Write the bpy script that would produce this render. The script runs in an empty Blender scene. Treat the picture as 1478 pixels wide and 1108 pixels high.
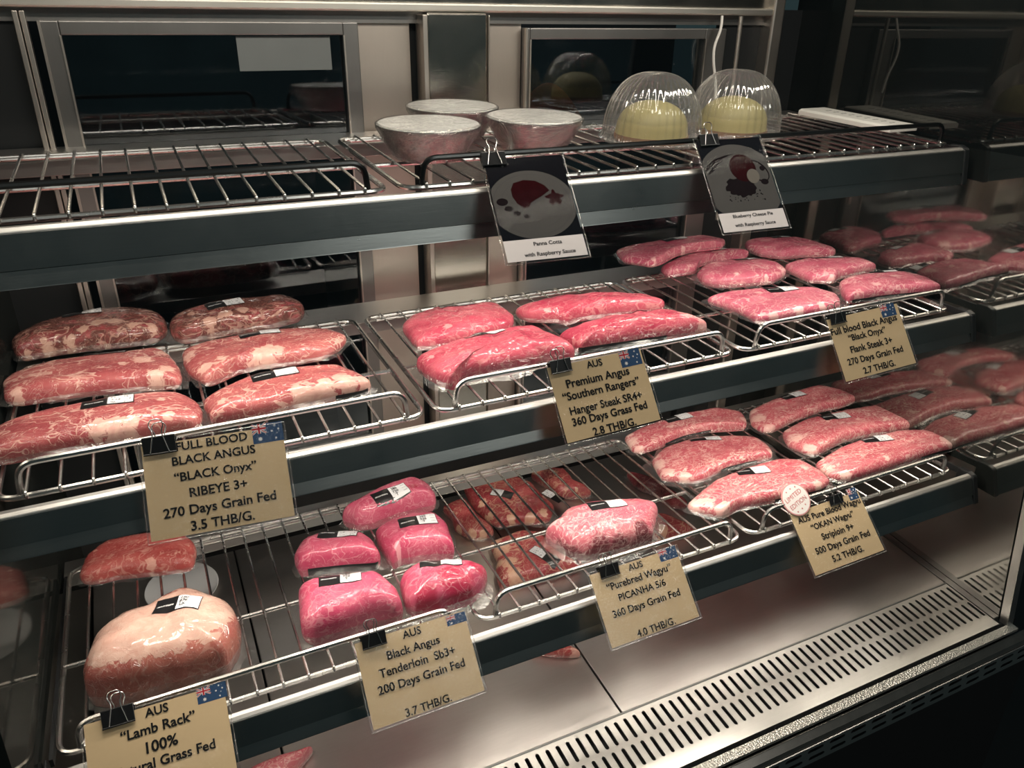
import bpy, bmesh, math, random
from mathutils import Vector, Matrix, Euler, noise
from mathutils.bvhtree import BVHTree
R = math.radians
scn = bpy.context.scene
COL = scn.collection

# ------------------------------------------------------------------ camera, world, lights, exposure
cam_d = bpy.data.cameras.new('camera')
cam_d.sensor_width = 36.0
cam_d.lens = 36.0 * 1123.6 / 1478.0
cam_d.clip_start = 0.02
cam = bpy.data.objects.new('camera', cam_d)
COL.objects.link(cam)
cam.matrix_world = Matrix(((0.903319, 0.175704, -0.391334, 0.000), (-0.428728, 0.400371, -0.809874, 0.000), (0.014381, 0.899350, 0.436992, 1.600), (0, 0, 0, 1)))
scn.camera = cam
scn.view_settings.view_transform = 'Standard'
scn.view_settings.look = 'None'
scn.view_settings.gamma = 1.0
scn.view_settings.use_curve_mapping = False
scn.view_settings.exposure = 0.0

world = bpy.data.worlds.new('world')
scn.world = world
world.use_nodes = True
world.node_tree.nodes['Background'].inputs['Color'].default_value = (0.30, 0.52, 0.56, 1)
world.node_tree.nodes['Background'].inputs['Strength'].default_value = 0.06

def area(name, loc, rot, sx, sy, power, color):
    d = bpy.data.lights.new(name, 'AREA')
    d.shape = 'RECTANGLE'
    d.size, d.size_y = sx, sy
    d.energy = power
    d.color = color
    o = bpy.data.objects.new(name, d)
    o.location = loc
    o.rotation_euler = rot
    COL.objects.link(o)
    return o

WARM = (1.0, 0.90, 0.78)
# LED strip in the canopy, LED strips under the front lips of the shelves, lamps of the shop behind the viewer
area('canopy_strip_light', (0.54, 0.815, 1.885), (R(10), 0, 0), 1.40, 0.03, 7.5, WARM)
area('upper_strip_light', (0.53, 0.893, 1.336), (R(6), 0, 0), 1.36, 0.030, 3.6, WARM)
area('middle_strip_light', (0.53, 0.800, 1.087), (R(6), 0, 0), 1.36, 0.030, 3.6, WARM)
area('lower_strip_light', (0.53, 0.712, 0.806), (R(0), 0, 0), 1.36, 0.012, 0.5, WARM)
area('shop_lamp_light', (1.55, -1.75, 2.75), (R(42), 0, 0), 1.20, 0.30, 13.0, (1.0, 0.96, 0.90))
area('shop_lamp_light', (-0.42, -0.78, 2.75), (R(30), 0, 0), 0.40, 0.12, 1.6, (1.0, 0.96, 0.90))

# ------------------------------------------------------------------ helpers
def link(o, parent=None):
    COL.objects.link(o)
    if parent is not None:
        o.parent = parent
    return o

def empty(name, label, cat, loc=(0, 0, 0), rot=(0, 0, 0), group=None):
    o = bpy.data.objects.new(name, None)
    o.empty_display_size = 0.02
    o.location = loc
    o.rotation_euler = rot
    tag(o, label, cat, group)
    return link(o)

def tag(o, label=None, cat=None, group=None, kind=None):
    if label: o['label'] = label
    if cat: o['category'] = cat
    if group: o['group'] = group
    if kind: o['kind'] = kind
    return o

class MB:
    """collects geometry for one mesh"""
    def __init__(s):
        s.v = []; s.f = []; s.m = []
    def add(s, verts, faces, mi=0):
        b = len(s.v)
        s.v += [tuple(p) for p in verts]
        s.f += [tuple(i + b for i in f) for f in faces]
        s.m += [mi] * len(faces)
    def box(s, x0, x1, y0, y1, z0, z1, mi=0):
        v = [(x0, y0, z0), (x1, y0, z0), (x1, y1, z0), (x0, y1, z0), (x0, y0, z1), (x1, y0, z1), (x1, y1, z1), (x0, y1, z1)]
        s.add(v, [(0, 3, 2, 1), (4, 5, 6, 7), (0, 1, 5, 4), (1, 2, 6, 5), (2, 3, 7, 6), (3, 0, 4, 7)], mi)
    def prism(s, prof, x0, x1, mi=0):
        """closed profile of (y, z), run along x"""
        n = len(prof)
        v = [(x0, y, z) for y, z in prof] + [(x1, y, z) for y, z in prof]
        f = [(i, (i + 1) % n, n + (i + 1) % n, n + i) for i in range(n)]
        f += [tuple(range(n - 1, -1, -1)), tuple(range(n, 2 * n))]
        s.add(v, f, mi)
    def tube(s, pts, r, seg=8, closed=False, mi=0):
        pts = [Vector(p) for p in pts]
        n = len(pts)
        rings = []
        up = None
        for i, p in enumerate(pts):
            a = pts[i - 1] if (i > 0 or closed) else None
            c = pts[(i + 1) % n] if (i < n - 1 or closed) else None
            t = ((p - a).normalized() if a is not None else Vector()) + ((c - p).normalized() if c is not None else Vector())
            t.normalize()
            if up is None:
                up = Vector((0, 0, 1)) if abs(t.z) < 0.9 else Vector((1, 0, 0))
            u = (up - t * up.dot(t))
            if u.length < 1e-5:
                u = t.orthogonal()
            u.normalize()
            up = u
            w = t.cross(u)
            rings.append([p + r * (math.cos(k * 2 * math.pi / seg) * u + math.sin(k * 2 * math.pi / seg) * w) for k in range(seg)])
        v = [q for ring in rings for q in ring]
        f = []
        for i in range(n if closed else n - 1):
            j = (i + 1) % n
            for k in range(seg):
                k2 = (k + 1) % seg
                f.append((i * seg + k, i * seg + k2, j * seg + k2, j * seg + k))
        if not closed:
            f.append(tuple(range(seg - 1, -1, -1)))
            f.append(tuple((n - 1) * seg + k for k in range(seg)))
        s.add(v, f, mi)
    def lathe(s, prof, seg=48, mi=0, rib=0, nrib=0, cap_top=False, cap_bot=False, c=(0, 0)):
        v = []; f = []
        n = len(prof)
        for r, z in prof:
            for k in range(seg):
                a = 2 * math.pi * k / seg
                rr = r + (rib * math.cos(nrib * a) * (1 if r > 0.02 else r / 0.02) if rib else 0)
                v.append((c[0] + rr * math.cos(a), c[1] + rr * math.sin(a), z))
        for i in range(n - 1):
            for k in range(seg):
                k2 = (k + 1) % seg
                f.append((i * seg + k, i * seg + k2, (i + 1) * seg + k2, (i + 1) * seg + k))
        if cap_bot: f.append(tuple(range(seg - 1, -1, -1)))
        if cap_top: f.append(tuple((n - 1) * seg + k for k in range(seg)))
        s.add(v, f, mi)
    def build(s, name, mats, parent=None, smooth=False, bevel=0.0, angle=40, recalc=True):
        me = bpy.data.meshes.new(name)
        me.from_pydata(s.v, [], s.f)
        mats = mats if isinstance(mats, (list, tuple)) else [mats]
        for m in mats: me.materials.append(m)
        me.polygons.foreach_set('material_index', s.m)
        bm = bmesh.new(); bm.from_mesh(me)
        if recalc: bmesh.ops.recalc_face_normals(bm, faces=bm.faces)
        bm.to_mesh(me); bm.free()
        o = bpy.data.objects.new(name, me)
        link(o, parent)
        if smooth:
            me.polygons.foreach_set('use_smooth', [True] * len(me.polygons))
            try: me.set_sharp_from_angle(angle=R(angle))
            except Exception: pass
        if bevel:
            b = o.modifiers.new('bevel', 'BEVEL'); b.width = bevel; b.segments = 2; b.limit_method = 'ANGLE'
        return o

def fillet(pts, rad, n=6, closed=False):
    """polyline with rounded corners"""
    pts = [Vector(p) for p in pts]
    out = []
    m = len(pts)
    for i, p in enumerate(pts):
        if not closed and i in (0, m - 1):
            out.append(p); continue
        a, c = pts[i - 1], pts[(i + 1) % m]
        d1, d2 = (a - p), (c - p)
        r = min(rad, d1.length * 0.49, d2.length * 0.49)
        p1, p2 = p + d1.normalized() * r, p + d2.normalized() * r
        for k in range(n + 1):
            t = k / n
            out.append((1 - t) ** 2 * p1 + 2 * t * (1 - t) * p + t ** 2 * p2)
    return out

def copy_of(o, parent=None):
    c = o.copy()
    return link(c, parent)

# ------------------------------------------------------------------ materials
class NT:
    def __init__(s, name):
        s.mat = bpy.data.materials.new(name)
        s.mat.use_nodes = True
        s.t = s.mat.node_tree
        s.t.nodes.clear()
        s.out = s.t.nodes.new('ShaderNodeOutputMaterial')
    def n(s, kind, **kw):
        nd = s.t.nodes.new(kind)
        for k, v in kw.items():
            if hasattr(nd, k) and not k.startswith('i_'):
                setattr(nd, k, v)
        return nd
    def set(s, nd, **kw):
        for k, v in kw.items():
            key = k.replace('_', ' ')
            inp = nd.inputs[key]
            if isinstance(v, bpy.types.NodeSocket): s.t.links.new(v, inp)
            else: inp.default_value = v
        return nd
    def l(s, a, b): s.t.links.new(a, b)
    def val(s, inp, v):
        if isinstance(v, bpy.types.NodeSocket): s.l(v, inp)
        else: inp.default_value = v
    def math(s, op, a, b=0.0, clamp=False):
        nd = s.n('ShaderNodeMath', operation=op, use_clamp=clamp)
        s.val(nd.inputs[0], a); s.val(nd.inputs[1], b)
        return nd.outputs[0]
    def ramp(s, x, a, b, lo=0.0, hi=1.0, smooth=True):
        nd = s.n('ShaderNodeMapRange')
        nd.interpolation_type = 'SMOOTHSTEP' if smooth else 'LINEAR'
        s.val(nd.inputs['Value'], x)
        nd.inputs['From Min'].default_value = a; nd.inputs['From Max'].default_value = b
        nd.inputs['To Min'].default_value = lo; nd.inputs['To Max'].default_value = hi
        return nd.outputs['Result']
    def mix(s, f, a, b):
        nd = s.n('ShaderNodeMix', data_type='RGBA')
        s.val(nd.inputs['Factor'], f)
        ia = [i for i in nd.inputs if i.name == 'A' and i.type == 'RGBA'][0]
        ib = [i for i in nd.inputs if i.name == 'B' and i.type == 'RGBA'][0]
        s.val(ia, a if isinstance(a, bpy.types.NodeSocket) else (*a, 1)); s.val(ib, b if isinstance(b, bpy.types.NodeSocket) else (*b, 1))
        return [o for o in nd.outputs if o.type == 'RGBA'][0]
    def noise(s, co, scale, detail=3.0, rough=0.55, dist=0.0):
        nd = s.n('ShaderNodeTexNoise')
        s.l(co, nd.inputs['Vector'])
        nd.inputs['Scale'].default_value = scale; nd.inputs['Detail'].default_value = detail
        nd.inputs['Roughness'].default_value = rough; nd.inputs['Distortion'].default_value = dist
        return nd
    def coords(s, kind='Object', rand=True, scale=(1, 1, 1)):
        tc = s.n('ShaderNodeTexCoord')
        co = tc.outputs[kind]
        if rand:
            oi = s.n('ShaderNodeObjectInfo')
            mu = s.math('MULTIPLY', oi.outputs['Random'], 7.3)
            va = s.n('ShaderNodeVectorMath', operation='ADD')
            s.l(co, va.inputs[0]); s.l(mu, va.inputs[1])
            co = va.outputs[0]
        if scale != (1, 1, 1):
            mp = s.n('ShaderNodeMapping'); mp.inputs['Scale'].default_value = scale
            s.l(co, mp.inputs['Vector']); co = mp.outputs[0]
        return co
    def bump(s, h, strength, dist):
        b = s.n('ShaderNodeBump')
        s.l(h, b.inputs['Height']); b.inputs['Strength'].default_value = strength; b.inputs['Distance'].default_value = dist
        return b.outputs['Normal']
    def bsdf(s, color, rough=0.5, metal=0.0, normal=None, coat=0.0, coat_rough=0.05, coat_normal=None, spec=0.5):
        p = s.n('ShaderNodeBsdfPrincipled')
        s.val(p.inputs['Base Color'], color if isinstance(color, bpy.types.NodeSocket) else (*color, 1))
        s.val(p.inputs['Roughness'], rough); p.inputs['Metallic'].default_value = metal
        p.inputs['Specular IOR Level'].default_value = spec
        if normal is not None: s.l(normal, p.inputs['Normal'])
        if coat:
            s.val(p.inputs['Coat Weight'], coat); p.inputs['Coat Roughness'].default_value = coat_rough
            if coat_normal is not None: s.l(coat_normal, p.inputs['Coat Normal'])
        s.l(p.outputs[0], s.out.inputs['Surface'])
        return p

def plain(name, color, rough=0.5, metal=0.0, coat=0.0, var=0.12, scale=18.0, spec=0.5):
    m = NT(name)
    n = m.noise(m.coords(), scale, 4)
    c2 = tuple(c * (1 - var) for c in color); c1 = tuple(min(1, c * (1 + var * .6)) for c in color)
    m.bsdf(m.mix(n.outputs['Fac'], c2, c1), rough, metal, coat=coat, spec=spec)
    return m.mat

def brushed(name, color, rough, along=(1, 60, 60), streak=0.25, smear=0.15, bump=0.05):
    m = NT(name)
    co = m.coords('Object', False)
    mp = m.n('ShaderNodeMapping'); mp.inputs['Scale'].default_value = along
    m.l(co, mp.inputs['Vector'])
    st = m.noise(mp.outputs[0], 12.0, 4, .7)
    sm = m.noise(co, 9.0, 5, .6, .6)
    col = m.mix(st.outputs['Fac'], tuple(c * (1 - streak) for c in color), color)
    r = m.math('ADD', m.math('MULTIPLY', sm.outputs['Fac'], smear), rough - smear * .5)
    m.bsdf(col, r, 1.0, normal=m.bump(st.outputs['Fac'], bump, .002))
    return m.mat

MAT = {}
MAT['wire'] = brushed('rack_wire_steel', (0.62, 0.61, 0.59), 0.27, (20, 20, 20), .1, .08, 0.0)
MAT['wire_shaded'] = plain('shaded_rail_steel', (0.06, 0.062, 0.062), 0.3, 1.0)  # rack steel for the top rails, their dark reflection put into the colour
MAT['lip'] = brushed('shelf_front_steel', (0.33, 0.35, 0.348), 0.30, (2, 90, 90), .18, .15)
MAT['ledge'] = brushed('shelf_ledge_steel', (0.58, 0.57, 0.55), 0.40, (2, 60, 60), .12, .1)
MAT['deck'] = brushed('deck_plate_steel', (0.66, 0.63, 0.60), 0.34, (3, 30, 30), .16, .22)
MAT['grille'] = brushed('grille_steel', (0.60, 0.585, 0.55), 0.36, (3, 40, 40), .12, .12)
MAT['panel'] = brushed('back_panel_steel', (0.62, 0.55, 0.49), 0.42, (60, 60, 2), .14, .1)
MAT['column'] = brushed('column_steel', (0.62, 0.58, 0.52), 0.20, (2, 60, 60), .2, .2)
MAT['frame'] = brushed('window_frame_steel', (0.34, 0.33, 0.32), 0.38, (40, 40, 3), .15, .1)
MAT['frame_light'] = brushed('frame_edge_steel', (0.72, 0.66, 0.60), 0.36, (40, 40, 3), .12, .1)
MAT['header'] = brushed('header_steel', (0.80, 0.77, 0.70), 0.40, (2, 60, 60), .1, .1)
MAT['black'] = plain('black_plastic', (0.012, 0.013, 0.014), 0.38)
MAT['black_soft'] = plain('black_paint', (0.010, 0.012, 0.013), 0.6)
MAT['ledge_black'] = plain('dark_glossy_ledge', (0.22, 0.21, 0.19), 0.25, 0.85, var=.4, scale=40)
MAT['vent'] = plain('dark_vent_metal', (0.11, 0.14, 0.14), 0.5, 0.2)
MAT['plenum'] = plain('dark_plenum', (0.006, 0.006, 0.006), 0.8)
MAT['white_plastic'] = plain('white_plastic', (0.78, 0.77, 0.72), 0.4, var=.06)
MAT['white_cable'] = plain('white_cable', (0.75, 0.74, 0.70), 0.5)
MAT['print_mark'] = plain('grey_print', (0.25, 0.25, 0.24), 0.6)
MAT['ink'] = plain('black_ink', (0.012, 0.012, 0.013), 0.55, spec=.06)
MAT['clip'] = plain('clip_black_enamel', (0.010, 0.010, 0.011), 0.28)
MAT['kraft'] = None
MAT['caption'] = plain('white_card_print', (0.60, 0.56, 0.56), 0.5, var=.05, spec=.06)
MAT['photo_dark'] = plain('photo_black', (0.006, 0.006, 0.008), 0.45, spec=0.0)
MAT['photo_plate'] = plain('photo_plate_grey', (0.065, 0.062, 0.06), 0.5, var=.1, scale=30, spec=0.0)
MAT['photo_plate_rim'] = plain('photo_plate_rim', (0.06, 0.058, 0.058), 0.5, var=.1, spec=0.0)
MAT['photo_red'] = plain('photo_raspberry', (0.020, 0.003, 0.004), 0.4, var=.4, scale=90, spec=0.0)
MAT['photo_sauce'] = plain('photo_dark_sauce', (0.010, 0.006, 0.007), 0.45, var=.4, spec=0.0)
MAT['photo_cream'] = plain('photo_cream', (0.12, 0.108, 0.095), 0.5, spec=0.0)
MAT['flag_blue'] = plain('flag_blue', (0.030, 0.065, 0.14), 0.45, spec=.06)
MAT['flag_red'] = plain('flag_red', (0.42, 0.03, 0.04), 0.45, spec=.06)
MAT['flag_white'] = plain('flag_white', (0.66, 0.66, 0.66), 0.45, spec=.06)
MAT['badge_white'] = plain('badge_white', (0.80, 0.76, 0.73), 0.4, var=.05, spec=.06)
MAT['badge_red'] = plain('badge_red', (0.52, 0.10, 0.11), 0.45, spec=.06)
MAT['badge_rim'] = plain('badge_pink_rim', (0.66, 0.32, 0.31), 0.45, spec=.06)
MAT['paper'] = plain('grey_paper', (0.15, 0.165, 0.165), 0.7, var=.2, scale=12)
MAT['lamp_white'] = plain('lamp_housing', (0.7, 0.7, 0.7), 0.5)
MAT['orange_cloth'] = plain('orange_cloth', (0.62, 0.15, 0.03), 0.8, var=.3, scale=30)
MAT['counter'] = plain('kitchen_counter_steel', (0.30, 0.31, 0.32), 0.35, 0.8)
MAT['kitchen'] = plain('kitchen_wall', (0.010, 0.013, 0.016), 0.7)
MAT['shop_floor'] = plain('shop_floor_tile', (0.010, 0.010, 0.010), 0.5)
MAT['crust'] = plain('biscuit_crust', (0.24, 0.12, 0.05), 0.8, var=.5, scale=120)
MAT['white_dish'] = plain('white_dish', (0.62, 0.63, 0.64), 0.35, coat=.3, var=.05)

def m_kraft():
    m = NT('kraft_card')
    co = m.coords()
    f = m.noise(m.coords(scale=(3, 30, 3)), 60, 4, .7)
    g = m.noise(co, 400, 2)
    c = m.mix(f.outputs['Fac'], (0.52, 0.385, 0.225), (0.60, 0.455, 0.275))
    c = m.mix(m.math('MULTIPLY', g.outputs['Fac'], .25), c, (0.44, 0.325, 0.19))
    m.bsdf(c, .6, spec=.12)
    return m.mat
MAT['kraft'] = m_kraft()

def m_laminate(name='clear_laminate', rough=1.0):
    m = NT(name)
    co = m.coords()
    n1 = m.noise(co, 420, 3, .6, .8)
    n2 = m.noise(co, 22, 2)
    n3 = m.noise(m.coords(scale=(1, 2.2, 1)), 160, 2, .5, 1.0)
    h = m.math('ADD', m.math('MULTIPLY', n1.outputs['Fac'], .35), m.math('MULTIPLY', n2.outputs['Fac'], 5.0))
    h = m.math('ADD', h, m.math('MULTIPLY', n3.outputs['Fac'], .9))
    nr = m.bump(h, .75 * rough, .0009)
    tr = m.n('ShaderNodeBsdfTransparent')
    gl = m.n('ShaderNodeBsdfGlossy'); gl.inputs['Roughness'].default_value = .04; m.l(nr, gl.inputs['Normal'])
    fr = m.n('ShaderNodeFresnel'); fr.inputs['IOR'].default_value = 1.55; m.l(nr, fr.inputs['Normal'])
    mx = m.n('ShaderNodeMixShader')
    ge = m.n('ShaderNodeNewGeometry')
    m.l(m.math('MULTIPLY', m.math('ADD', fr.outputs[0], .01, True), m.math('SUBTRACT', 1.0, ge.outputs['Backfacing'])), mx.inputs['Fac'])
    m.l(tr.outputs[0], mx.inputs[1]); m.l(gl.outputs[0], mx.inputs[2])
    m.l(mx.outputs[0], m.out.inputs['Surface'])
    return m.mat
MAT['laminate'] = m_laminate()
MAT['laminate_flat'] = m_laminate('flat_clear_laminate', .02)

def m_film(name, bump_scale, tint, base, facing, dist=.002, milky=0.0, grough=.08):
    m = NT(name)
    co = m.coords()
    n1 = m.noise(co, bump_scale, 4, .6, 2.5)
    ridge = m.math('ABSOLUTE', m.math('SUBTRACT', n1.outputs['Fac'], .5))
    nr = m.bump(ridge, .8, dist)
    tr = m.n('ShaderNodeBsdfTransparent'); tr.inputs['Color'].default_value = (*tint, 1)
    gl = m.n('ShaderNodeBsdfGlossy'); gl.inputs['Roughness'].default_value = grough; m.l(nr, gl.inputs['Normal'])
    lw = m.n('ShaderNodeLayerWeight'); lw.inputs['Blend'].default_value = .35; m.l(nr, lw.inputs['Normal'])
    fac = m.math('ADD', m.math('MULTIPLY', lw.outputs['Facing'], facing), base, True)
    mx = m.n('ShaderNodeMixShader'); m.l(fac, mx.inputs['Fac'])
    m.l(tr.outputs[0], mx.inputs[1]); m.l(gl.outputs[0], mx.inputs[2])
    res = mx.outputs[0]
    if milky:
        df = m.n('ShaderNodeBsdfDiffuse'); df.inputs['Color'].default_value = (.8, .8, .78, 1)
        m2 = m.n('ShaderNodeMixShader'); m2.inputs['Fac'].default_value = milky
        m.l(res, m2.inputs[1]); m.l(df.outputs[0], m2.inputs[2]); res = m2.outputs[0]
    m.l(res, m.out.inputs['Surface'])
    return m.mat
MAT['film'] = m_film('vacuum_film', 45, (.95, .94, .93), .07, .45, .003, .03, .05)
MAT['cling'] = m_film('cling_film', 38, (.95, .95, .94), .07, .85, .008, .02, .10)
MAT['dome'] = m_film('clear_dome_plastic', 20, (.97, .97, .96), .05, .70, .0004, .06, .06)
MAT['front_glass'] = m_film('front_glass', 2, (.98, .99, .985), .015, .06, .0, 0, .0)

def m_mirror(name, tint, fac, dark, rough=.015, smear=0.0):
    """polished end panel / dark window: part mirror, part dark body"""
    m = NT(name)
    co = m.coords('Object', False)
    n = m.noise(co, 6, 5, .65, 1.0)
    gl = m.n('ShaderNodeBsdfGlossy'); gl.inputs['Color'].default_value = (*tint, 1)
    m.l(m.ramp(n.outputs['Fac'], .35, .75, rough, rough + smear), gl.inputs['Roughness'])
    df = m.n('ShaderNodeBsdfDiffuse'); df.inputs['Color'].default_value = (*dark, 1)
    mx = m.n('ShaderNodeMixShader'); mx.inputs['Fac'].default_value = fac
    m.l(df.outputs[0], mx.inputs[1]); m.l(gl.outputs[0], mx.inputs[2])
    m.l(mx.outputs[0], m.out.inputs['Surface'])
    return m.mat
MAT['end_panel'] = m_mirror('end_panel_glass', (.95, .92, .86), .26, (.014, .016, .015), .03, .09)

MAT['end_glass'] = m_mirror('dark_end_glass', (.95, .93, .88), .09, (.006, .007, .007), .02, .03)

def m_window():
    m = NT('dark_window_glass')
    co = m.coords('Object', False)
    n = m.noise(co, 5, 5, .6, .8)
    tr = m.n('ShaderNodeBsdfTransparent'); tr.inputs['Color'].default_value = (.55, .58, .60, 1)
    gl = m.n('ShaderNodeBsdfGlossy'); gl.inputs['Roughness'].default_value = .03; gl.inputs['Color'].default_value = (.9, .92, .95, 1)
    mx = m.n('ShaderNodeMixShader')
    m.l(m.ramp(n.outputs['Fac'], .3, .8, .09, .16), mx.inputs['Fac'])
    m.l(tr.outputs[0], mx.inputs[1]); m.l(gl.outputs[0], mx.inputs[2])
    m.l(mx.outputs[0], m.out.inputs['Surface'])
    return m.mat
MAT['window'] = m_window()

def m_foil():
    m = NT('foil')
    co = m.coords()
    n1 = m.noise(co, 55, 4, .6, 1.5)
    m.bsdf((.36, .37, .37), .20, 1.0, normal=m.bump(n1.outputs['Fac'], .5, .003))
    return m.mat
MAT['foil'] = m_foil()

def m_lid():
    m = NT('wrapped_lid_card')
    co = m.coords()
    n1 = m.noise(co, 40, 5, .65, 2.0)
    rg = m.math('ABSOLUTE', m.math('SUBTRACT', n1.outputs['Fac'], .5))
    c = m.mix(m.ramp(rg, .0, .06), (.66, .65, .62), (.46, .46, .44))
    nr = m.bump(rg, .8, .004)
    m.bsdf(c, .45, normal=nr, coat=1.0, coat_rough=.12, coat_normal=nr)
    return m.mat
MAT['lid'] = m_lid()

def m_cake():
    m = NT('pale_custard_cake')
    tc = m.n('ShaderNodeTexCoord')
    sp = m.n('ShaderNodeSeparateXYZ'); m.l(tc.outputs['Object'], sp.inputs[0])
    n = m.noise(m.coords(), 70, 4)
    z = m.math('ADD', sp.outputs['Z'], m.math('MULTIPLY', m.math('SUBTRACT', n.outputs['Fac'], .5), .004))
    c = m.mix(m.ramp(z, .026, .031), (.40, .34, .135), (.31, .265, .105))
    m.bsdf(c, .55)
    return m.mat
MAT['cake'] = m_cake()

def m_sticker():
    """white weight sticker with rows of small print, black outline"""
    m = NT('white_weight_sticker')
    tc = m.n('ShaderNodeTexCoord')
    sp = m.n('ShaderNodeSeparateXYZ'); m.l(tc.outputs['UV'], sp.inputs[0])
    u, v = sp.outputs['X'], sp.outputs['Y']
    mp = m.n('ShaderNodeMapping'); mp.inputs['Scale'].default_value = (16, 5, 1)
    va = m.n('ShaderNodeVectorMath', operation='ADD'); oi = m.n('ShaderNodeObjectInfo')
    m.l(tc.outputs['UV'], mp.inputs['Vector']); m.l(mp.outputs[0], va.inputs[0])
    m.l(m.math('MULTIPLY', oi.outputs['Random'], 91.0), va.inputs[1])
    n = m.noise(va.outputs[0], 1.0, 3, .7)
    ink = m.ramp(n.outputs['Fac'], .53, .57)
    rows = m.math('ABSOLUTE', m.math('SINE', m.math('MULTIPLY', v, 3.14159 * 3)))
    rows = m.ramp(rows, .45, .6)
    inx = m.math('MULTIPLY', m.ramp(u, .10, .12), m.ramp(u, .92, .90))
    gap = m.math('SUBTRACT', 1.0, m.math('MULTIPLY', m.ramp(u, .48, .50), m.ramp(u, .64, .62)))
    ink = m.math('MULTIPLY', m.math('MULTIPLY', ink, rows), m.math('MULTIPLY', inx, gap))
    c = m.mix(m.math('MULTIPLY', ink, .8), (.78, .78, .80), (.05, .05, .06))
    m.bsdf(c, .4, coat=.6, coat_rough=.08)
    return m.mat
MAT['sticker'] = m_sticker()
MAT['sticker_blank'] = plain('white_sticker_paper', (.78, .78, .80), .4, coat=.5, var=.03)

def m_brand():
    """black strip with one illegible line of tiny white print"""
    m = NT('black_brand_strip')
    tc = m.n('ShaderNodeTexCoord')
    sp = m.n('ShaderNodeSeparateXYZ'); m.l(tc.outputs['UV'], sp.inputs[0])
    u, v = sp.outputs['X'], sp.outputs['Y']
    mp = m.n('ShaderNodeMapping'); mp.inputs['Scale'].default_value = (42, 6, 1)
    m.l(tc.outputs['UV'], mp.inputs['Vector'])
    n = m.noise(mp.outputs[0], 1.0, 1)
    k = m.math('MULTIPLY', m.ramp(n.outputs['Fac'], .36, .46), m.math('MULTIPLY', m.ramp(u, .045, .055), m.ramp(u, .42, .41)))
    k = m.math('MULTIPLY', k, m.math('MULTIPLY', m.ramp(v, .44, .47), m.ramp(v, .56, .53)))
    m.bsdf(m.mix(m.math('MULTIPLY', k, .8), (.010, .010, .011), (.6, .6, .6)), .35, coat=.7, coat_rough=.08)
    return m.mat
MAT['brand'] = m_brand()

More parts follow.
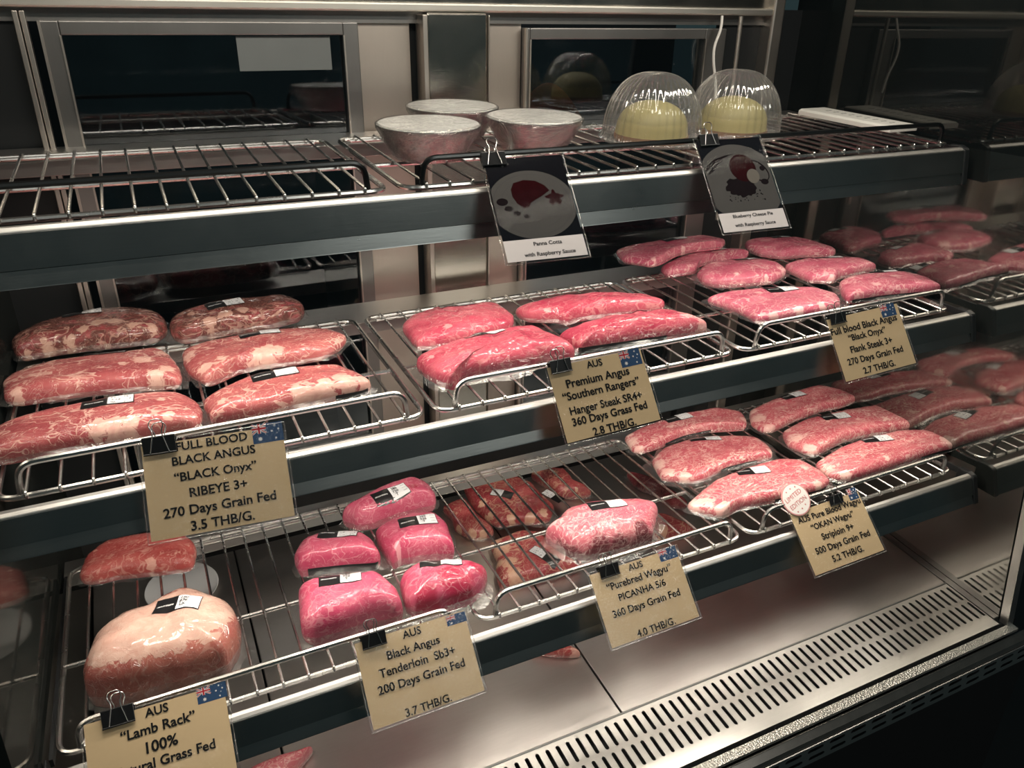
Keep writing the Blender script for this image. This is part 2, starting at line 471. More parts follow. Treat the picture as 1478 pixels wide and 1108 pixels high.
def m_meat(name, c1, c2, fatc, darkc, vein=28.0, width=.035, amt=.9, fine=.5, fscale=70.0, stretch=(1, 1.6, 1), wrinkle=.35, mask=(.38, .62), cr=.035):
    m = NT(name)
    co = m.coords(scale=stretch)
    w = m.noise(co, 14, 3)
    vs = m.n('ShaderNodeVectorMath', operation='MULTIPLY_ADD')
    m.l(w.outputs['Color'], vs.inputs[0]); vs.inputs[1].default_value = (.13, .13, .13); m.l(co, vs.inputs[2])
    wc = vs.outputs[0]
    vo = m.n('ShaderNodeTexVoronoi', feature='DISTANCE_TO_EDGE')
    m.l(wc, vo.inputs['Vector']); vo.inputs['Scale'].default_value = vein
    msk = m.noise(co, 16, 2)
    wob = m.noise(wc, 60, 3)
    thick = m.math('MULTIPLY', m.ramp(msk.outputs['Fac'], mask[0], mask[1]), m.ramp(wob.outputs['Fac'], .3, .7, .3, 1.3))
    d = m.math('DIVIDE', vo.outputs['Distance'], m.math('ADD', m.math('MULTIPLY', thick, width * 2.0), .001))
    veins = m.math('MULTIPLY', m.ramp(d, 1.0, .25), amt)
    # fine flecks and hairlines of marbling
    mpf = m.n('ShaderNodeMapping'); mpf.inputs['Scale'].default_value = (1, 2.6, 1.4); mpf.inputs['Rotation'].default_value = (0, 0, .5)
    m.l(wc, mpf.inputs['Vector'])
    fn = m.noise(mpf.outputs[0], fscale, 4, .62, 1.0)
    msk2 = m.noise(co, 18, 2)
    fl = m.ramp(m.math('ADD', fn.outputs['Fac'], m.math('MULTIPLY', m.math('SUBTRACT', msk2.outputs['Fac'], .5), .42)), .585, .635)
    hn = m.noise(wc, fscale * .7, 3, .6, 1.6)
    rg = m.math('ABSOLUTE', m.math('SUBTRACT', hn.outputs['Fac'], .5))
    fines = m.math('MULTIPLY', m.math('MAXIMUM', fl, m.math('MULTIPLY', m.ramp(rg, .012, .004), .9)), fine)
    at = m.n('ShaderNodeAttribute', attribute_name='tint')
    sc = m.n('ShaderNodeSeparateColor'); m.l(at.outputs['Color'], sc.inputs[0])
    en = m.noise(wc, 42, 5, .62, .6)
    eo = m.math('MULTIPLY', m.math('SUBTRACT', en.outputs['Fac'], .5), 2.0)
    blob = m.ramp(m.math('ADD', sc.outputs['Red'], eo), .42, .56)
    drk = m.ramp(m.math('ADD', sc.outputs['Green'], m.math('MULTIPLY', eo, .7)), .30, .75)
    fat = m.math('MAXIMUM', m.math('MAXIMUM', veins, fines), m.math('MULTIPLY', blob, .93))
    mv = m.noise(co, 20, 4)
    mc = m.mix(m.ramp(mv.outputs['Fac'], .3, .7), c1, c2)
    mc = m.mix(m.math('MULTIPLY', drk, .85), mc, darkc)
    fc = m.mix(m.ramp(en.outputs['Fac'], .3, .7), fatc, tuple(a * .6 + b * .4 for a, b in zip(fatc, c2)))
    fc = m.mix(m.math('MULTIPLY', drk, .22), fc, tuple(a * .7 for a in darkc))
    col = m.mix(fat, mc, fc)
    # vacuum film stretched tight over the meat: fine creases in the clear coat
    cc = m.coords()
    c1n = m.noise(cc, 26, 3, .55, 2.2)
    cr1 = m.math('ABSOLUTE', m.math('SUBTRACT', c1n.outputs['Fac'], .5))
    cr1 = m.ramp(cr1, .035, .0)
    c2n = m.noise(m.coords(scale=(1, 1.8, 1)), 19, 2, .45, .8)
    c3n = m.noise(m.coords(scale=(2.6, 1, 1)), 55, 2, .5, 1.8)
    cr3 = m.ramp(m.math('ABSOLUTE', m.math('SUBTRACT', c3n.outputs['Fac'], .5)), .03, .0)
    hgt = m.math('ADD', m.math('ADD', m.math('MULTIPLY', cr1, .6), m.math('MULTIPLY', cr3, .4)), m.math('MULTIPLY', c2n.outputs['Fac'], 2.6))
    cn = m.bump(hgt, min(1.0, wrinkle * 1.2), .0035)
    bn = m.bump(m.math('ADD', fat, m.math('MULTIPLY', c2n.outputs['Fac'], 3.0)), .22, .0015)
    m.bsdf(col, .5, normal=bn, coat=1.0, coat_rough=cr, coat_normal=cn, spec=.12)
    return m.mat
CREAM = (.80, .56, .42)
MAT['ribeye'] = m_meat('ribeye_meat', (0.328, 0.061, 0.070), (0.459, 0.123, 0.119), (.80, .52, .43), (.14, .07, .04), 34, .05, .75, .55, 62, wrinkle=.35)
MAT['ribeye_brown'] = m_meat('aged_ribeye_meat', (.30, .045, .06), (.44, .10, .10), (.78, .52, .40), (.075, .033, .022), 30, .04, .6, .4, 60)
MAT['hanger'] = m_meat('hanger_meat', (0.37, 0.030, 0.066), (0.49, 0.086, 0.122), (.75, .36, .34), (.25, .03, .04), 24, .03, .45, .42, 42, (1, 2.0, 1), .9, cr=.03)
MAT['flank'] = m_meat('flank_meat', (0.42, 0.066, 0.120), (0.53, 0.138, 0.185), (.80, .50, .47), (.30, .04, .07), 36, .05, .6, .55, 60, (1, 1.3, 1), .4)
MAT['striploin'] = m_meat('marbled_striploin_meat', (.44, .070, .098), (.56, .14, .160), (.82, .56, .49), (.30, .05, .06), 52, .06, .5, .95, 62, (1, 1.7, 1), .25, (.3, .6))
MAT['tenderloin'] = m_meat('tenderloin_meat', (0.425, 0.047, 0.106), (0.510, 0.102, 0.162), (.78, .40, .43), (.36, .02, .055), 26, .02, .4, .38, 48, (1, 1.2, 1), .3)
MAT['picanha'] = m_meat('picanha_meat', (0.458, 0.079, 0.123), (0.563, 0.167, 0.194), (.82, .52, .50), (.14, .025, .035), 44, .05, .55, .8, 80, (1, 1, 1), .4)
MAT['lamb'] = m_meat('lamb_meat', (.27, .072, .060), (.36, .125, .095), (.50, .345, .28), (.24, .05, .05), 20, .03, .3, .25, 40, (1, 1.4, 1), .5)
MAT['lean'] = m_meat('lean_red_meat', (.33, .045, .045), (.44, .095, .085), (.74, .42, .34), (.2, .03, .03), 30, .03, .5, .5, 60, (1, 1.2, 1), .3)
MAT['bone_in'] = m_meat('bone_in_steak_meat', (.29, .033, .045), (.43, .075, .08), (.76, .50, .34), (.12, .02, .025), 38, .045, .65, .55, 62, (1, 1, 1), .25)
MAT['dark_red'] = m_meat('dark_red_meat', (.16, .02, .03), (.28, .045, .055), (.50, .22, .18), (.06, .01, .015), 30, .03, .5, .4, 60)

# ------------------------------------------------------------------ the setting
XL, XR, YB = -0.20, 1.285, 1.325

def struct(name, mb, mats, parent=None, **kw):
    o = mb.build(name, mats, parent, **kw)
    if parent is None: tag(o, kind='structure')
    return o

def build_setting():
    # shop floor and the black base of the cabinet
    b = MB(); b.box(-3, 4, -4, 3.2, -0.05, 0); struct('floor', b, MAT['shop_floor'])
    b = MB(); b.box(XL - .03, XR + .06, .560, 1.36, 0.0, .535); b.box(XL - .03, XR + .06, .60, 1.36, .535, .585); struct('wall_base', b, MAT['black_soft'])
    # back wall of the cabinet: steel panels, sliding windows between them
    b = MB(); b.box(.358, .445, YB, YB + .02, .80, 1.60); b.box(.570, .647, YB, YB + .02, .80, 1.60)
    struct('wall_back', b, MAT['panel'], bevel=.0008)
    b = MB(); b.box(.445, .462, YB + .012, YB + .03, .80, 1.60); b.box(XL - .03, -.108, YB, YB + .02, .66, 1.60); b.box(1.082, 1.178, YB, YB + .02, .66, 1.60); b.box(1.206, XR + .03, YB + .005, YB + .02, .66, 1.60)
    struct('trim_1', b, MAT['black'])
    b = MB(); b.box(.464, .569, 1.292, YB + .01, .80, 1.588)
    struct('trim_2', b, MAT['column'], bevel=.003)
    b = MB(); b.box(.4555, .4635, 1.288, YB, .80, 1.585); b.box(.5695, .572, 1.288, YB, .80, 1.585)
    struct('trim_3', b, MAT['frame_light'], bevel=.001)
    b = MB(); b.box(1.178, 1.206, 1.295, YB + .01, .66, 1.66); struct('trim_4', b, MAT['frame_light'], bevel=.004)
    b = MB(); b.box(-.108, -.1015, 1.30, YB, .80, 1.585); b.box(-.1000, -.0935, 1.305, YB, .80, 1.585); struct('trim_5', b, MAT['frame_light'], bevel=.001)
    b = MB(); b.box(XL, 1.178, 1.296, 1.33, 1.589, 1.602); struct('trim_6', b, MAT['header'], bevel=.003)
    b = MB(); b.box(XL, 1.178, 1.312, 1.33, 1.602, 1.92); struct('trim_7', b, MAT['column'])
    b = MB(); b.box(XL, 1.178, 1.318, YB + .01, 1.572, 1.589); struct('trim_8', b, MAT['frame'])
    # air return at the foot of the back wall
    b = MB(); b.box(XL - .03, XR + .03, YB + .02, YB + .04, .60, .80); struct('trim_9', b, MAT['plenum'])
    # ceiling of the cabinet, with the lamp housing
    b = MB(); b.box(XL - .03, XR + .06, .72, 1.36, 1.92, 1.96); struct('ceiling', b, MAT['black_soft'])
    # end panels
    b = MB(); zs = 1.395; ys = .60 + .165 * (zs - .60) / 1.32
    for mi, (ya, za, yb, zb) in enumerate(((.60, .60, ys, zs), (ys, zs, .765, 1.92))):
        for x in (XR, XR + .012):
            b.add([(x, ya, za), (x, YB + .02, za), (x, YB + .02, zb), (x, yb, zb)], [(0, 1, 2, 3)], mi)
        b.add([(XR, ya, za), (XR + .012, ya, za), (XR + .012, yb, zb), (XR, yb, zb)], [(0, 1, 2, 3)], mi)
    struct('wall_right', b, [MAT['end_panel'], MAT['end_glass']])
    b = MB(); b.add([(XL, .60, .60), (XL, YB + .02, .60), (XL, YB + .02, 1.92), (XL, .765, 1.92)], [(0, 1, 2, 3)])
    b.add([(XL - .012, .60, .60), (XL - .012, YB + .02, .60), (XL - .012, YB + .02, 1.92), (XL - .012, .765, 1.92)], [(0, 1, 2, 3)])
    b.add([(XL, .60, .60), (XL - .012, .60, .60), (XL - .012, .765, 1.92), (XL, .765, 1.92)], [(0, 1, 2, 3)])
    struct('wall_left', b, MAT['end_panel'])
    # steel edging of the glass at the right front corner
    b = MB()
    b.add([(XR - .002, .581, .603), (XR + .014, .581, .603), (XR + .014, .748, 1.92), (XR - .002, .748, 1.92), (XR - .002, .596, .603), (XR + .014, .596, .603), (XR + .014, .763, 1.92), (XR - .002, .763, 1.92)],
          [(0, 1, 2, 3), (4, 7, 6, 5), (0, 3, 7, 4), (1, 5, 6, 2), (0, 4, 5, 1), (3, 2, 6, 7)])
    struct('trim_10', b, MAT['ledge'])
    # front glass, leaning in towards the top
    b = MB()
    y0, y1 = .583, .7505
    b.add([(XL, y0, .603), (XR, y0, .603), (XR, y1, 1.92), (XL, y1, 1.92)], [(0, 1, 2, 3)])
    b.add([(XL, y0 + .006, .603), (XR, y0 + .006, .603), (XR, y1 + .006, 1.92), (XL, y1 + .006, 1.92)], [(0, 3, 2, 1)])
    struct('window_3', b, MAT['front_glass'])
    # sliding windows of the back wall
    for nm, xo0, xi0, xi1, xo1, top in (('window_1', -.080, -.057, .332, .356, 1.573), ('window_2', .648, .657, 1.031, 1.080, 1.566)):
        b = MB(); b.box(xi0 - .004, xi1 + .004, 1.319, 1.321, .83, top - .012)
        w = struct(nm, b, MAT['window'])
        f = MB()
        f.box(xo0, xi0, 1.309, YB + .012, .80, top); f.box(xi1, xo1, 1.309, YB + .012, .80, top)
        f.box(xi0, xi1, 1.309, YB + .012, top - .018, top); f.box(xi0, xi1, 1.309, YB + .012, .80, .845)
        f.build('window_frame', MAT['frame'], w, bevel=.0015)
        e = MB(); e.box(xo0 - .0015, xo0 + .002, 1.305, 1.311, .80, top); e.box(xi1 - .001, xi1 + .0015, 1.306, 1.311, .845, top - .018); e.box(xi0 - .0015, xi0 + .001, 1.306, 1.311, .845, top - .018)
        e.build('window_bead', MAT['frame_light'], w)
    # kitchen behind the windows
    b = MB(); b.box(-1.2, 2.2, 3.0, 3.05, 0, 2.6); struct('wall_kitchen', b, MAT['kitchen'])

build_setting()

# deck plates, vent grille, front ledge
DECK_T = .06
def deck_z(y): return .616 + math.tan(DECK_T) * (y - .6995)
def build_deck():
    xs = [(-.196, .045), (.048, .5355), (.5385, 1.268)]
    labs = ['brushed steel deck plate under the left end of the bottom shelf', 'brushed steel deck plate between the two seams in the middle of the case floor', 'brushed steel deck plate reaching to the right end of the case']
    for (x0, x1), lb in zip(xs, labs):
        b = MB()
        ya, yb = .7005, 1.31
        t = .003
        b.prism([(ya, deck_z(ya) - t - .004), (ya, deck_z(ya)), (yb, deck_z(yb)), (yb, deck_z(yb) - t)], x0, x1)
        o = b.build('deck_plate', MAT['deck'], bevel=.0012)
        tag(o, lb, 'deck plate')
    # textured edge strip along the right end
    b = MB(); b.prism([(.60, deck_z(.60) - .004), (.60, deck_z(.60) + .0015), (1.31, deck_z(1.31) + .0015), (1.31, deck_z(1.31) - .004)], 1.2695, 1.284)
    struct('trim_11', b, MAT['frame'])
    # vent grille with two rows of slots
    yA, yB = .588, .6985
    rows = [(.655, .691), (.612, .648)]
    pitch = .01686; sw = .0042
    b = MB()
    x = -.196 + .003; n = int((1.268 - x) / pitch)
    x0 = 1.268 - n * pitch
    def cell(xa, xb, ya, yb, cx, y0, y1, r):
        # rectangle with a rounded slot cut through it
        outl = []
        k = 6
        for i in range(k + 1):
            a = math.pi + math.pi * i / k
            outl.append((cx + r * math.cos(a), y0 + r + r * math.sin(a)))
        for i in range(k + 1):
            a = math.pi * i / k
            outl.append((cx + r * math.cos(a), y1 - r + r * math.sin(a)))
        per = []
        for i in range(k + 1): per.append((xa + (xb - xa) * i / k, ya))
        for i in range(k + 1): per.append((xb + (xa - xb) * i / k, yb))
        m = len(outl)
        z = deck_z
        v = [(p[0], p[1], z(p[1])) for p in per] + [(p[0], p[1], z(p[1])) for p in outl] + [(p[0], p[1], z(p[1]) - .0025) for p in outl]
        f = []
        for i in range(m):
            j = (i + 1) % m
            f.append((i, j, m + j, m + i)); f.append((m + i, m + j, 2 * m + j, 2 * m + i))
        b.add(v, f)
    ym = (rows[0][0] + rows[1][1]) / 2
    for i in range(n):
        xa = x0 + i * pitch; xb = xa + pitch
        cell(xa, xb, ym, yB, (xa + xb) / 2, rows[0][0], rows[0][1], sw * .5 + .0010)
        cell(xa, xb, yA, ym, (xa + xb) / 2 + .003, rows[1][0], rows[1][1], sw * .5 + .0010)
    g = b.build('vent_grille', MAT['grille'])
    tag(g, 'long slotted steel air vent grille along the front of the case floor', 'grille')
    r = MB(); r.tube([(x0, .6993, deck_z(.70) + .0008), (1.268, .6993, deck_z(.70) + .0008)], .0016, 6)
    r.build('raised_rim', MAT['ledge'], g)
    p = MB(); p.box(-.196, 1.27, .586, .70, .588, .592); struct('trim_12', p, MAT['plenum'])
    # pale strip that seats the glass, dark ledge and slotted kick strip in front of it
    b = MB(); b.prism([(.569, .598), (.569, .6035), (.583, .6045), (.583, .598)], XL - .02, XR + .012); s1 = struct('trim_13', b, MAT['seat'])
    b = MB(); b.prism([(.552, .578), (.556, .586), (.566, .594), (.569, .594), (.569, .585), (.56, .578)], XL - .03, XR + .06); struct('trim_14', b, MAT['ledge_black'], bevel=.001)
    # kick strip with paired oblong slots
    b = MB()
    pit = .0455; x0 = -.13
    zA, zB = .537, .578
    yf = .5505
    def vcell(xa, xb, za, zb, xc, zc, hw, hh):
        k = 5; outl = []; per = []
        for i in range(k + 1):
            a = -math.pi / 2 + math.pi * i / k
            outl.append((xc + hw - hh + hh * math.cos(a), zc + hh * math.sin(a)))
        for i in range(k + 1):
            a = math.pi / 2 + math.pi * i / k
            outl.append((xc - hw + hh + hh * math.cos(a), zc + hh * math.sin(a)))
        for i in range(k + 1): per.append((xb, za + (zb - za) * i / k))
        for i in range(k + 1): per.append((xa, zb + (za - zb) * i / k))
        m = len(outl)
        v = [(p[0], yf, p[1]) for p in per] + [(p[0], yf, p[1]) for p in outl] + [(p[0], yf + .0012, p[1]) for p in outl]
        f = []
        for i in range(m):
            j = (i + 1) % m
            f.append((i, j, m + j, m + i)); f.append((m + i, m + j, 2 * m + j, 2 * m + i))
        b.add(v, f)
    zm = (zA + zB) / 2
    i = 0
    while x0 + (i + 1) * pit < XR + .12:
        xa = x0 + i * pit; xb = xa + pit; xc = (xa + xb) / 2
        vcell(xa, xb, zm, zB, xc - .002, zm + .0095, .0165, .0046)
        vcell(xa, xb, zA, zm, xc + .004, zm - .0085, .0165, .0046)
        i += 1
    k = b.build('kick_strip', MAT['vent'])
    tag(k, 'black kick strip with paired oblong vent slots below the front glass', 'vent strip')
    e = MB(); e.box(x0, XR + .10, .5495, .5512, .5775, .5795)
    e.build('bright_edge', MAT['ledge'], k)

def m_seat():
    m = NT('knurled_glass_seat')
    co = m.coords('Object', False)
    vo = m.n('ShaderNodeTexVoronoi'); m.l(co, vo.inputs['Vector']); vo.inputs['Scale'].default_value = 330
    m.bsdf((.62, .60, .55), .38, .85, normal=m.bump(vo.outputs['Distance'], .6, .002))
    return m.mat
MAT['seat'] = m_seat()
build_deck()

# ------------------------------------------------------------------ shelves
# name: front top edge (y, z), front bottom edge (y, z), ledge z, rack plane tilt, rear strip (y0, y1)
SH = {
    'top': dict(F=(.880, 1.3945), Bt=(.8695, 1.3405), ledge=1.3985, y0=.886, z0=1.407, t=.033, rear=(1.222, 1.316), rf=.905, rb=1.228,
                label='topmost steel display shelf, holding foil tins and dome cakes'),
    'mid': dict(F=(.790, 1.1335), Bt=(.776, 1.0905), ledge=1.1365, y0=.797, z0=1.142, t=.015, rear=(1.166, 1.252), rf=.824, rb=1.168,
                label='middle steel display shelf, carrying ribeye, hanger and flank steaks'),
    'bot': dict(F=(.704, .8565), Bt=(.687, .8115), ledge=.8595, y0=.7066, z0=.864, t=-.027, rear=(1.088, 1.125), rf=.737, rb=1.092,
                label='bottom steel display shelf, carrying lamb, tenderloin and marbled striploin'),
}
def plane_z(s, y):
    d = SH[s]
    return d['z0'] + math.tan(d['t']) * (y - d['y0'])

def build_shelf(s):
    d = SH[s]
    root = empty('display_shelf', d['label'], 'shelf', (.53, d['F'][0], d['Bt'][1]))
    inv = Matrix.Translation(-Vector(root.location))
    def part(name, mb, mat, parent=root, **kw):
        o = mb.build(name, mat, parent, **kw)
        o.matrix_parent_inverse = inv if parent is root else Matrix()
        return o
    x0, x1 = -.196, 1.252
    (fy, fz), (by, bz), L = d['F'], d['Bt'], d['ledge']
    h = fz - bz
    # front face with a shallow groove and a turned-in bottom edge
    g1 = (by + (fy - by) * .34, bz + h * .34)
    prof = [(fy, fz), (fy - .0003, fz - .001), (g1[0], g1[1]), (g1[0] + .002, g1[1] - .0012), (by + .0006, bz + .0010), (by + .0003, bz + .0002), (by + .001, bz), (by + .014, bz + .001), (by + .014, bz + .004), (g1[0] + .006, g1[1]), (fy + .004, fz)]
    b = MB(); b.prism(prof, x0, x1); part('front_lip', b, MAT['lip'])
    # rolled top ledge
    b = MB()
    b.prism([(fy - .0004, fz - .001), (fy + .001, fz + .001), (fy + .005, L), (fy + .010, L + .0004), (fy + .012, L - .002), (fy + .012, L - .012), (fy + .009, L - .012), (fy + .008, L - .004), (fy + .004, fz - .003)], x0, x1)
    part('top_ledge', b, MAT['ledge'])
    # black end caps
    for xa, xb in ((x1, x1 + .012), (x0 - .003, x0)):
        c = MB(); c.prism([(by - .002, bz - .001), (fy - .002, fz), (fy, fz + .003), (fy + .010, L + .003), (fy + .03, L + .002), (fy + .03, bz)], xa, xb)
        part('end_cap', c, MAT['black'], bevel=.002)
    # rear strip and side rails that carry the racks
    ra, rb = d['rear']
    b = MB(); za, zb = plane_z(s, ra) - .013, plane_z(s, rb) - .013
    b.prism([(ra, za - .02), (ra, za), (rb, zb + .001), (rb, zb - .02)], x0, x1 + .025)
    part('rear_strip', b, MAT['panel_grey'], bevel=.001)
    for xa in (x0 + .001, x1 + .006):
        b = MB(); b.prism([(fy + .03, L - .012), (fy + .03, L - .001), (ra, za), (ra, za - .02)], xa, xa + .004); part('side_rail', b, MAT['black'])
    # lamp housing tucked behind the front lip
    b = MB(); b.box(x0 + .03, x1 - .03, by + .0155, by + .034, bz + .006, bz + .016); part('lamp_housing', b, MAT['lamp_white'])
    return root
MAT['panel_grey'] = brushed('shelf_strip_steel', (.50, .49, .47), .40, (2, 40, 40), .2, .15)
for s in ('top', 'mid', 'bot'): build_shelf(s)

# ------------------------------------------------------------------ wire racks
def build_rack(s, x0, x1, label, rail_h=.030):
    d = SH[s]
    yf, yb = d['rf'], d['rb']
    root = empty('wire_rack', label, 'wire rack', (x0, yf, plane_z(s, yf)), (d['t'], 0, 0), 'wire racks on the shelves')
    W = x1 - x0; D = (yb - yf) / math.cos(d['t'])
    rw, rf = .0019, .0034
    zf = -2 * rw - rf
    b = MB(); b.tube(fillet([(rf, 0, zf), (W - rf, 0, zf), (W - rf, D, zf), (rf, D, zf)], .022, 6, True), rf, 8, True)
    b.build('outer_frame', MAT['wire'], root, smooth=True)
    for yy in (D * .405,):
        b = MB(); b.tube([(rf, yy, zf + .0005), (W - rf, yy, zf + .0005)], .0030, 8); b.build('support_bar', MAT['wire'], root, smooth=True)
    b = MB(); b.tube([(.02, D - .014, zf), (W - .02, D - .014, zf)], .0026, 8); b.build('support_bar', MAT['wire'], root, smooth=True)
    # front guard rail
    e = .026
    b = MB()
    b.tube(fillet([(e, .002, zf + .001), (e + .004, .001, rail_h - .001), (W - e - .004, .001, rail_h - .001), (W - e, .002, zf + .001)], .022, 7), .0036, 8)
    b.build('guard_rail', MAT['wire_shaded' if s == 'top' else 'wire'], root, smooth=True)
    # cross wires, one of them copied along the rack
    n = max(3, round((W - .062) / .0312)); step = (W - .062) / n
    first = None
    for i in range(n + 1):
        x = .031 + i * step
        if first is None:
            b = MB(); b.tube(fillet([(0, -.0036, zf - .001), (0, -.0036, -rw), (0, D - .002, -rw), (0, D + .002, zf)], .0022, 3), rw, 7)
            first = b.build('cross_wire', MAT['wire'], root, smooth=True); first.location.x = x
        else:
            c = copy_of(first, root); c.location.x = x
    return root
RACKS = [
    ('top', -.19, .272, 'wire rack at the left end of the top shelf, left of the foil tins'),
    ('top', .286, .772, 'wire rack on the top shelf under the three foil tins'),
    ('top', .786, 1.250, 'wire rack at the right end of the top shelf under the white tray'),
    ('mid', -.19, .281, 'wire rack on the middle shelf under the six ribeye steaks'),
    ('mid', .292, .772, 'wire rack on the middle shelf under the four hanger steaks'),
    ('mid', .782, 1.246, 'wire rack on the middle shelf under the pile of flank steaks'),
    ('bot', -.19, .300, 'wire rack on the bottom shelf under the lamb and the front left tenderloin'),
    ('bot', .311, .764, 'wire rack on the bottom shelf under the single picanha pack'),
    ('bot', .774, 1.246, 'wire rack on the bottom shelf under the six marbled striploin steaks'),
]
for r in RACKS: build_rack(*r, rail_h=.028 if r[0] == 'top' else .032)

